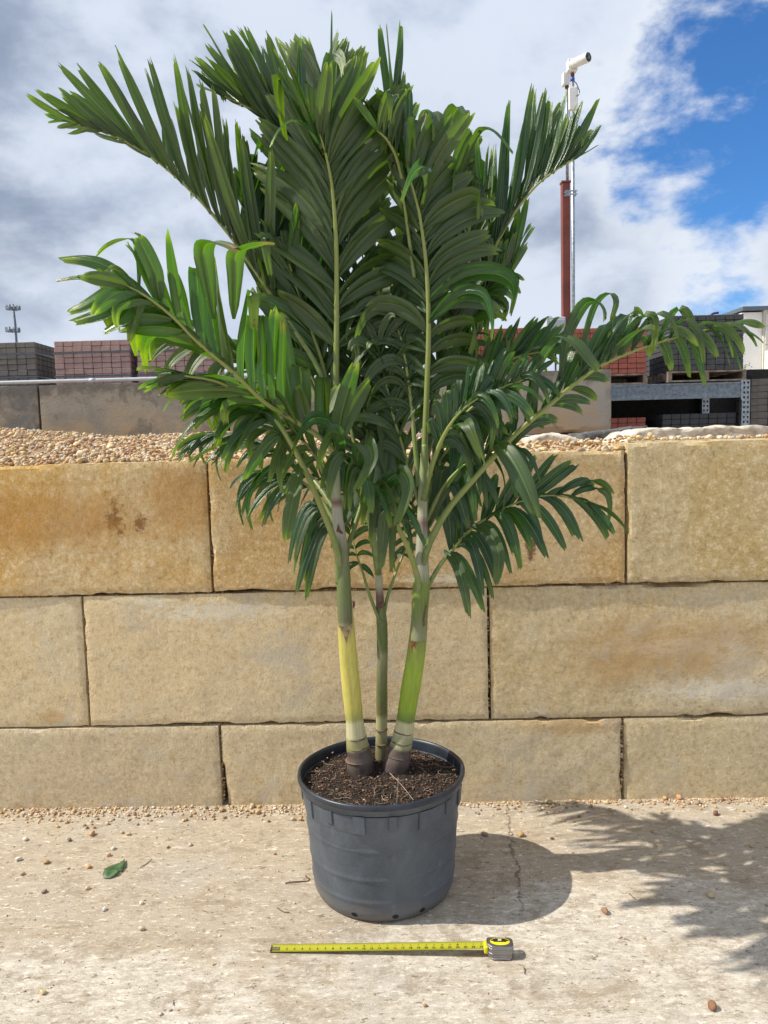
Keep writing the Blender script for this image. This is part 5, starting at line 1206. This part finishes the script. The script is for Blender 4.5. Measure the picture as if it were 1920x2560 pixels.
# stems
def stem_mat(name, stops, green=0.0):
    """colour by height along the stem (attribute st), streaked lengthwise"""
    m, t, b = mat(name); a = t.N.new('ShaderNodeAttribute'); a.attribute_name = 'st'; tc = t.new('ShaderNodeTexCoord').outputs['Object']
    wob = t.math('ADD', a.outputs['Fac'], t.math('MULTIPLY', t.math('SUBTRACT', t.noise(tc, 30, 3), 0.5), 0.018))
    r = t.N.new('ShaderNodeValToRGB'); t.link(wob, r.inputs[0]); cr = r.color_ramp
    while len(cr.elements) < len(stops): cr.elements.new(0.5)
    for e, (p_, c_) in zip(cr.elements, stops): e.position = p_; e.color = (*c_, 1)
    st = t.noise(t.scale(tc, (60, 60, 2.5)), 2.0, 5, 0.7)
    sc2 = t.N.new('ShaderNodeVectorMath'); sc2.operation = 'SCALE'; t.link(r.outputs[0], sc2.inputs[0]); t.link(t.ramp(st, 0.25, 0.75, 0.80, 1.14), sc2.inputs['Scale'])
    c = t.mix(t.ramp(t.noise(tc, 45, 5, 0.7), 0.60, 0.75, 0, 0.4), sc2.outputs[0], (0.30, 0.29, 0.20))
    c = t.mix(t.ramp(t.noise(t.scale(tc, (1, 1, 0.5)), 90, 4, 0.7), 0.68, 0.74, 0, 0.6), c, (0.08, 0.055, 0.035))
    setc(t, b, c); b.inputs['Roughness'].default_value = 0.5; t.link(t.bump(st, 0.25, 0.003), b.inputs['Normal']); return m
def stem(key, pts, rads, m, n=60, name='stem', seg=28, squash=1.0):
    root = PALM[key]['root']; org = root.location
    R3 = [at(u, v, Y0 + dy) for u, v, dy in pts]
    cur = [crom(R3, i / n) for i in range(n + 1)]
    low = name == 'stem' and key != 'M'
    rr = [float(np.interp(i / n * (len(pts) - 1), range(len(pts)), rads)) * pxm for i in range(n + 1)]
    bm = bmesh.new(); tube(bm, [c - org for c in cur], rr, seg); lay = bm.verts.layers.float.new('st')
    bm.verts.ensure_lookup_table()
    for i, v in enumerate(bm.verts):
        k = (i // seg) / n; c0 = cur[i // seg] - org; dv = v.co - c0
        amp = 0.04 + (0.05 if low and k < 0.23 else 0) + (0.06 if low and k < 0.08 else 0)
        v.co = c0 + dv * (1 + amp * fb(v.co.x * 25, v.co.y * 25, v.co.z * (22 if low and k < .25 else 5), 3))
    for i, v in enumerate(bm.verts): v[lay] = (i // seg) / n
    return obj(name, bm, m, root, None, True)
def ring(key, u, v, dy, r, h, ax, m, name='leaf_scar'):
    dy = float(np.interp(v, [1310, 1470, 1650], [.06, .09, .12])) if key == 'M' else float(np.interp(v, [1290, 1400, 1480, 1555, 1640], [-.02, .01, .03, .044, .05]))
    root = PALM[key]['root']; c = at(u, v, Y0 + dy) - root.location; ax = Vector(ax).normalized()
    bm = bmesh.new(); tube(bm, [c - ax * h * pxm, c - ax * h * 0.3 * pxm, c + ax * h * 0.6 * pxm], [r * pxm, (r + 0.8) * pxm, (r - 0.6) * pxm], 28)
    for q_ in bm.verts: q_.co.z += 0.0035 * fb(q_.co.x * 30 + v, q_.co.y * 30, 1); q_.co.x += 0.0012 * fb(q_.co.x * 60, q_.co.z * 90, v)
    return obj(name, bm, m, root, None, True)
MBk = simple('palm_bark', (0.125, 0.095, 0.08), 0.85, var=0.45, scale=30, bump=0.5, bscale=120)
MSc = simple('leaf_scar_bark', (0.14, 0.085, 0.055), 0.8, var=0.3, scale=40)
CRm = (0.55, 0.52, 0.30); YL = (0.56, 0.50, 0.115); LM = (0.26, 0.38, 0.03); GG = (0.13, 0.17, 0.055); GR = (0.30, 0.30, 0.22); TNs = (0.34, 0.30, 0.12)
mL = stem_mat('left_stem', [(0, (0.035, 0.025, 0.02)), (0.10, (0.085, 0.062, 0.053)), (0.14, (0.13, 0.10, 0.082)), (0.225, (0.11, 0.08, 0.068)), (0.245, (0.31, 0.28, 0.12)), (0.315, (0.36, 0.34, 0.15)), (0.33, CRm), (0.425, CRm), (0.445, (0.38, 0.37, 0.10)), (0.50, YL), (0.76, YL), (0.84, (0.42, 0.37, 0.12)), (1.0, TNs)])
stem('L', [(781, 1690, .05), (778, 1640, .05), (771, 1600, .048), (766, 1555, .044), (758, 1480, .03), (751, 1400, .01), (747, 1340, -.01), (745, 1290, -.02)], [34, 30, 24, 19.5, 21, 19.5, 17.5, 14], mL)
mR = stem_mat('right_stem', [(0, (0.035, 0.025, 0.02)), (0.10, (0.085, 0.062, 0.053)), (0.15, (0.14, 0.105, 0.088)), (0.235, (0.115, 0.085, 0.07)), (0.26, (0.33, 0.34, 0.17)), (0.33, (0.38, 0.39, 0.22)), (0.345, CRm), (0.41, CRm), (0.425, (0.15, 0.22, 0.05)), (0.48, LM), (0.64, (0.28, 0.40, 0.035)), (0.75, (0.23, 0.29, 0.055)), (1.0, (0.16, 0.18, 0.06))])
stem('R', [(852, 1690, .05), (859, 1640, .05), (869, 1600, .048), (877, 1550, .044), (888, 1480, .03), (899, 1410, .01), (905, 1350, -.01), (909, 1290, -.02)], [34, 30, 24, 20.5, 22, 20.5, 18.5, 16], mR)
mMm = stem_mat('thin_stem', [(0, (0.16, 0.13, 0.08)), (0.12, (0.26, 0.24, 0.11)), (0.20, (0.36, 0.36, 0.18)), (0.30, (0.38, 0.38, 0.20)), (0.34, (0.15, 0.14, 0.05)), (0.45, (0.12, 0.14, 0.045)), (0.66, (0.22, 0.22, 0.13)), (0.70, (0.09, 0.13, 0.035)), (1.0, (0.13, 0.17, 0.06))])
stem('M', [(824, 1650, .12), (824, 1590, .12), (825, 1540, .11), (825, 1470, .09), (826, 1410, .075), (825, 1350, .06), (822, 1310, .06)], [15, 13.5, 13.2, 12.5, 12.5, 12, 9.5], mMm)
for args in (('L', 770, 1592, -.046, 23, 2.0, (-.08, 0, 1)), ('L', 773, 1612, -.048, 25.5, 1.8, (-.08, 0, 1)), ('L', 776, 1640, -.05, 31, 2, (0, 0, 1)), ('R', 872, 1580, -.045, 22, 2.0, (.18, 0, 1)), ('R', 868, 1601, -.046, 24, 1.8, (.18, 0, 1)), ('R', 861, 1630, -.05, 29, 2, (.2, 0, 1)), ('M', 824, 1575, .06, 14, 1.6, (0, 0, 1)), ('M', 824, 1606, .06, 14.6, 1.6, (0, 0, 1))):
    ring(*args, MSc)
# crown sheaths above the stems
shL = stem_mat('left_sheath', [(0, (0.30, 0.26, 0.15)), (0.04, (0.12, 0.13, 0.06)), (0.22, (0.13, 0.17, 0.055)), (0.40, (0.17, 0.19, 0.10)), (0.52, (0.42, 0.41, 0.33)), (0.66, (0.44, 0.42, 0.34)), (0.70, (0.20, 0.10, 0.08)), (0.73, (0.36, 0.37, 0.24)), (1.0, (0.20, 0.26, 0.08))])
stem('L', [(746, 1352, -.024), (744, 1300, -.02), (742, 1240, -.018), (738, 1180, -.015), (731, 1130, -.01), (727, 1080, 0), (724, 1020, .01), (724, 960, .02)], [15.5, 16.5, 15, 13.5, 12, 11, 10, 7], shL, name='leaf_sheath')
shR = stem_mat('right_sheath', [(0, (0.19, 0.22, 0.07)), (0.04, (0.22, 0.22, 0.14)), (0.12, (0.15, 0.19, 0.06)), (0.22, (0.12, 0.18, 0.03)), (0.30, (0.17, 0.23, 0.035)), (0.36, (0.30, 0.31, 0.22)), (0.55, (0.35, 0.34, 0.26)), (0.62, (0.22, 0.13, 0.11)), (0.66, (0.36, 0.36, 0.24)), (1.0, (0.22, 0.28, 0.08))])
stem('R', [(903, 1385, -.03), (906, 1330, -.024), (910, 1270, -.02), (911, 1210, -.015), (912, 1150, -.01), (913, 1090, 0), (915, 1030, .0), (918, 960, .0)], [16, 18, 18.5, 15, 12, 10.5, 10, 7], shR, name='leaf_sheath')
shM = stem_mat('thin_sheath', [(0, (0.10, 0.15, 0.04)), (0.25, (0.14, 0.07, 0.06)), (0.32, (0.34, 0.34, 0.25)), (0.6, (0.30, 0.31, 0.22)), (1.0, (0.18, 0.22, 0.08))])
stem('M', [(824, 1345, .06), (821, 1300, .06), (818, 1240, .06), (816, 1180, .065), (814, 1110, .07), (812, 1040, .08)], [11.5, 9, 8, 7, 6, 5], shM, name='leaf_sheath')
# torn brown sheath tips
mt_ = simple('torn_sheath', (0.13, 0.06, 0.045), 0.8, var=0.4, scale=60)
def flap(key, pts, dy, m=mt_):
    root = PALM[key]['root']; P3 = [at(u, v, Y0 + dy) - root.location for u, v in pts]; bm = bmesh.new()
    f = bm.faces.new([bm.verts.new(p) for p in P3]); r = bmesh.ops.extrude_face_region(bm, geom=[f])
    for v in r['geom']:
        if isinstance(v, bmesh.types.BMVert): v.co.y += 0.002
    obj('torn_sheath', bm, m, root)
flap('L', [(733, 1352), (741, 1356), (749, 1353), (762, 1347), (760, 1355), (755, 1366), (751, 1381), (748, 1397), (746, 1383), (741, 1368), (736, 1361)], -.045, simple('dry_sheath_tip', (0.27, 0.20, 0.10), 0.8, var=0.4, scale=60))
flap('L', [(726, 1148), (731, 1131), (735, 1143), (742, 1152), (738, 1154), (733, 1150)], -.045)
flap('R', [(885, 1388), (888, 1396), (891, 1412), (893, 1396), (898, 1402), (897, 1388), (893, 1384)], -.045, simple('rust_sheath_tip', (0.26, 0.10, 0.04), 0.8, var=0.4, scale=60))
flap('R', [(907, 1352), (914, 1332), (919, 1312), (923, 1299), (921, 1318), (917, 1338), (919, 1350), (911, 1356), (904, 1370)], -.052)
flap('M', [(817, 1305), (826, 1300), (831, 1304), (824, 1312), (818, 1325)], .040)
flap('L', [(761, 1298), (767, 1300), (767, 1310), (762, 1316)], -.03)

# ================================================================== tape measure
tl, tr_ = gr(587, 2052), gr(1052, 2062)
yl = tl.copy(); ang = math.atan2(tr_.y - tl.y, tr_.x - tl.x); LT = (tr_ - tl).length
tm = empty('tape_measure', (tl.x, tl.y, 0), ang); tag(tm, 'silver tape measure lying on the ground with its yellow blade pulled out', 'tape measure')
my, t, b = mat('tape_yellow'); tc = t.new('ShaderNodeTexCoord').outputs['Object']; setc(t, b, t.mix(t.noise(tc, 8, 4), (0.36, 0.35, 0.020), (0.44, 0.42, 0.03))); b.inputs['Roughness'].default_value = 0.35
mk = simple('tape_print', (0.015, 0.015, 0.012), 0.5, var=0.0); mrd = simple('tape_print_red', (0.40, 0.02, 0.015), 0.5, var=0.0)
bm = bmesh.new(); nb = 40; rows = []
WB = 0.0330
def bz(x, k): # blade: shallow trough, rising to the case mouth, slightly tilted
    return 0.0035 + 0.0250 * max(0, (x / LT)) ** 1.1 + 0.0040 * (abs(k) ** 2) + 0.002 * k
for i in range(nb + 1):
    x = LT * i / nb; rows.append([bm.verts.new((x, k * WB / 2, bz(x, k))) for k in (-1, -0.66, -0.33, 0, 0.33, 0.66, 1)])
for i in range(nb):
    for j in range(6): bm.faces.new((rows[i][j], rows[i + 1][j], rows[i + 1][j + 1], rows[i][j + 1]))
bl_ = obj('blade', bm, my, tm, None, True)
# inch ticks
inch = LT / 27.7
bm = bmesh.new()
for q in range(1, 27 * 16 + 8):
    x = q * inch / 16; ln_ = 0.0085 if q % 16 == 0 else (0.0065 if q % 8 == 0 else (0.0045 if q % 4 == 0 else (0.003 if q % 2 == 0 else 0.002)))
    if x > LT - 0.004: break
    for sg in (1, -1):
        y1 = sg * (WB / 2 - 0.0004); y2 = sg * (WB / 2 - ln_); hwk = 0.00028
        bm.faces.new([bm.verts.new((x - hwk, y1, bz(x, 1) + 0.0002)), bm.verts.new((x + hwk, y1, bz(x, 1) + 0.0002)), bm.verts.new((x + hwk, y2, bz(x, y2 * 2 / WB) + 0.0008)), bm.verts.new((x - hwk, y2, bz(x, y2 * 2 / WB) + 0.0008))])
obj('inch_ticks', bm, mk, bl_)
def text(body, x, y, z, size, m, par, tilt=0.0, name='number', align='CENTER', rz=0.0, bold=0.0):
    cu = bpy.data.curves.new(name, 'FONT'); cu.body = body; cu.size = size; cu.align_x = align; cu.align_y = 'CENTER'; cu.resolution_u = 2; cu.offset = bold
    tmp = bpy.data.objects.new(name, cu); col.objects.link(tmp); dg = bpy.context.evaluated_depsgraph_get()
    me = bpy.data.meshes.new_from_object(tmp.evaluated_get(dg)); bpy.data.objects.remove(tmp); bpy.data.curves.remove(cu)
    me.materials.clear(); me.materials.append(m); me.name = name
    o = bpy.data.objects.new(name, me); col.objects.link(o); o.parent = par; o.location = (x, y, z); o.rotation_euler = (tilt, 0, rz); return o
for k in range(2, 28):
    x = k * inch
    text(str(k), x, -0.0015 if k < 12 else -0.0035, bz(x, 0) + 0.0012, 0.0112, mrd if k == 16 else mk, bl_, bold=0.0002)
    if k > 12 and k != 24: text(str(k % 12 if k < 24 else k - 24), x, 0.0065, bz(x, 0.4) + 0.0014, 0.0062, mrd if k == 16 else mk, bl_, bold=0.0001)
    if k in (12, 24): text('%dF' % (k // 12), x, 0.0065, bz(x, 0.4) + 0.0014, 0.0070, mk, bl_, bold=0.0002)
# hook
mst = simple('chrome_case', (0.40, 0.39, 0.37), 0.22, 0.9, var=0.1)
bm = bmesh.new(); box(bm, -0.001, 0.026, -0.007, 0.007, 0.0052, 0.0060); box(bm, -0.0025, -0.0010, -0.016, 0.016, -0.0005 + 0.001, 0.0095); hk = obj('hook', bm, mst, tm)
for x in (0.006, 0.014, 0.022):
    bm = bmesh.new(); tube(bm, [Vector((x, 0, 0.006)), Vector((x, 0, 0.0072))], [0.0022, 0.0018], 10); obj('rivet', bm, mst, hk, None, True)
# case: lies on its side a little raised on a pebble; top face carries the oval label
cs = empty('case', (0, 0, 0)); cs.parent = tm; bpy.data.objects.remove(cs)
CW, CD, CH = 0.084, 0.047, 0.040; cx0 = LT - 0.001; cy0 = -0.028
def sweep_case(x0, x1, y0, y1, z0, z1, cut):
    bm = bmesh.new(); ol = [(x0, y0 + cut), (x0 + cut * 0.9, y0), (x1 - cut * 0.5, y0), (x1, y0 + cut * 0.6), (x1, y1 - cut * 0.4), (x1 - cut * 0.5, y1), (x0 + cut * 0.3, y1), (x0, y1 - cut * 0.3)]
    a = [bm.verts.new((x, y, z0)) for x, y in ol]; b_ = [bm.verts.new((x, y, z1)) for x, y in ol]
    bm.faces.new(a[::-1]); bm.faces.new(b_); n = len(a)
    for i in range(n): bm.faces.new((a[i], a[(i + 1) % n], b_[(i + 1) % n], b_[i]))
    bevel(bm, 0.0035, 3); return bm
mcase = simple('case_metal', (0.30, 0.30, 0.30), 0.34, 0.85, var=0.15)
case = obj('case', sweep_case(cx0, cx0 + CW, cy0, cy0 + CD, 0.006, 0.006 + CH, 0.016), mcase, tm, None, True)
mtop = simple('case_top_paint', (0.075, 0.065, 0.062), 0.35, var=0.1)
obj('case_side', sweep_case(cx0 + 0.002, cx0 + CW - 0.002, cy0 + 0.002, cy0 + CD - 0.002, 0.006 + CH - 0.002, 0.006 + CH + 0.0015, 0.016), mtop, case, None, True)
for z in (0.018, 0.034):
    obj('case_band', sweep_case(cx0 - 0.0006, cx0 + CW + 0.0008, cy0 - 0.0008, cy0 + CD + 0.0006, z, z + 0.0065, 0.016), mst, case, None, True)
obj('case_foot', sweep_case(cx0 + 0.004, cx0 + CW - 0.004, cy0 - 0.0025, cy0 + CD - 0.002, 0.003, 0.0085, 0.014), mst, case, None, True)
bm = bmesh.new(); box(bm, cx0 - 0.009, cx0 + 0.004, -0.019, 0.017, 0.014, 0.038); bevel(bm, 0.004, 2); obj('mouth', bm, simple('yellow_plastic', (0.72, 0.62, 0.012), 0.4, var=0.0), case, None, True)
zt_ = 0.006 + CH + 0.0018; ccx, ccy = cx0 + CW / 2, cy0 + CD / 2 + 0.001
def disc(rx_, ry_, z, m, name, a0=0, a1=2 * math.pi, par=case):
    bm = bmesh.new(); n = 40; ring_ = [bm.verts.new((ccx + rx_ * math.cos(a0 + (a1 - a0) * i / n), ccy + ry_ * math.sin(a0 + (a1 - a0) * i / n), z)) for i in range(n + (0 if a1 - a0 > 6.2 else 1))]
    bm.faces.new(ring_); return obj(name, bm, m, par)
mye = simple('label_yellow', (0.78, 0.66, 0.02), 0.4, var=0.0); mbk = simple('label_black', (0.012, 0.012, 0.01), 0.4, var=0.0); mwh = simple('label_white', (0.8, 0.8, 0.76), 0.4, var=0.0)
lab = disc(0.031, 0.018, zt_, mye, 'label'); disc(0.029, 0.016, zt_ + 0.0003, mbk, 'label_print', 0.10, math.pi - 0.10, lab)
text('25', ccx, ccy + 0.0075, zt_ + 0.0007, 0.012, mwh, lab, bold=0.0006)
bm = bmesh.new(); box(bm, ccx - 0.020, ccx + 0.020, ccy - 0.003, ccy + 0.0005, zt_ + 0.0002, zt_ + 0.0006); obj('label_print', bm, mbk, lab)

# ================================================================== fallen leaf and small litter
mlf = simple('fallen_leaf_green', (0.055, 0.12, 0.045), 0.5, var=0.35, scale=30)
p_ = gr(249, 1881); bm = bmesh.new()
ol = [(0.0, 0.052), (0.012, 0.034), (0.026, 0.018), (0.034, 0.000), (0.033, -0.008), (0.012, -0.006), (0.029, -0.016), (0.024, -0.030), (0.010, -0.040), (-0.012, -0.042), (-0.028, -0.030), (-0.035, -0.010), (-0.028, 0.012), (-0.012, 0.034)]
ce = bm.verts.new((0, 0, 0.004)); vs = []
for i, (x, y) in enumerate(ol): vs.append(bm.verts.new((x * 1.0, y * 1.45, 0.006 + 0.005 * math.sin(i * 1.3) + 0.06 * abs(x))))
for i in range(len(vs)): bm.faces.new((ce, vs[i], vs[(i + 1) % len(vs)]))
bmesh.ops.subdivide_edges(bm, edges=bm.edges[:], cuts=1, use_grid_fill=True)
o = obj('fallen_leaf', bm, mlf, None, (p_.x, p_.y, 0.001), True); tag(o, 'green heart shaped fallen leaf on the concrete left of the pot', 'leaf'); o.rotation_euler = (0, 0, -0.2)
mod = o.modifiers.new('thickness', 'SOLIDIFY'); mod.thickness = 0.0006
mtw = simple('twig_brown', (0.09, 0.06, 0.045), 0.9)
for lab_, q in (('thin bent twig on the sunlit ground right of the tape measure case', [(1131, 2090), (1134, 2097), (1133, 2104)]), ('short dark twig at the edge of the palm shadow', [(1358, 1930), (1366, 1936), (1373, 1942)]), ('dark brown twig lying left of the pot foot', [(616, 1908), (640, 1905), (668, 1901), (660, 1893)]), ('small black twig on the pale ground at the lower left', [(374, 2171), (376, 2162)]), ('thin curved stalk lying beside the pot shadow at left', [(690, 2280 / S), (700, 1975), (712, 1979)]), ('tiny bent stalk right of the fallen leaf', [(303, 1875), (312, 1868), (328, 1857)])):
    if 'curved stalk' in lab_: q = [(598, 1961), (610, 1968), (626, 1972)]
    q3 = [gr(u, v, 0.003) for u, v in q]; o0 = q3[0]; bm = bmesh.new()
    tube(bm, [crom([p - o0 for p in q3], i / 8) + Vector((0, 0, 0.002 * math.sin(i))) for i in range(9)], [0.0022 if 'dark brown' in lab_ else 0.0014] * 9, 5); o = obj('twig', bm, mtw, None, o0, True); tag(o, lab_, 'twig')
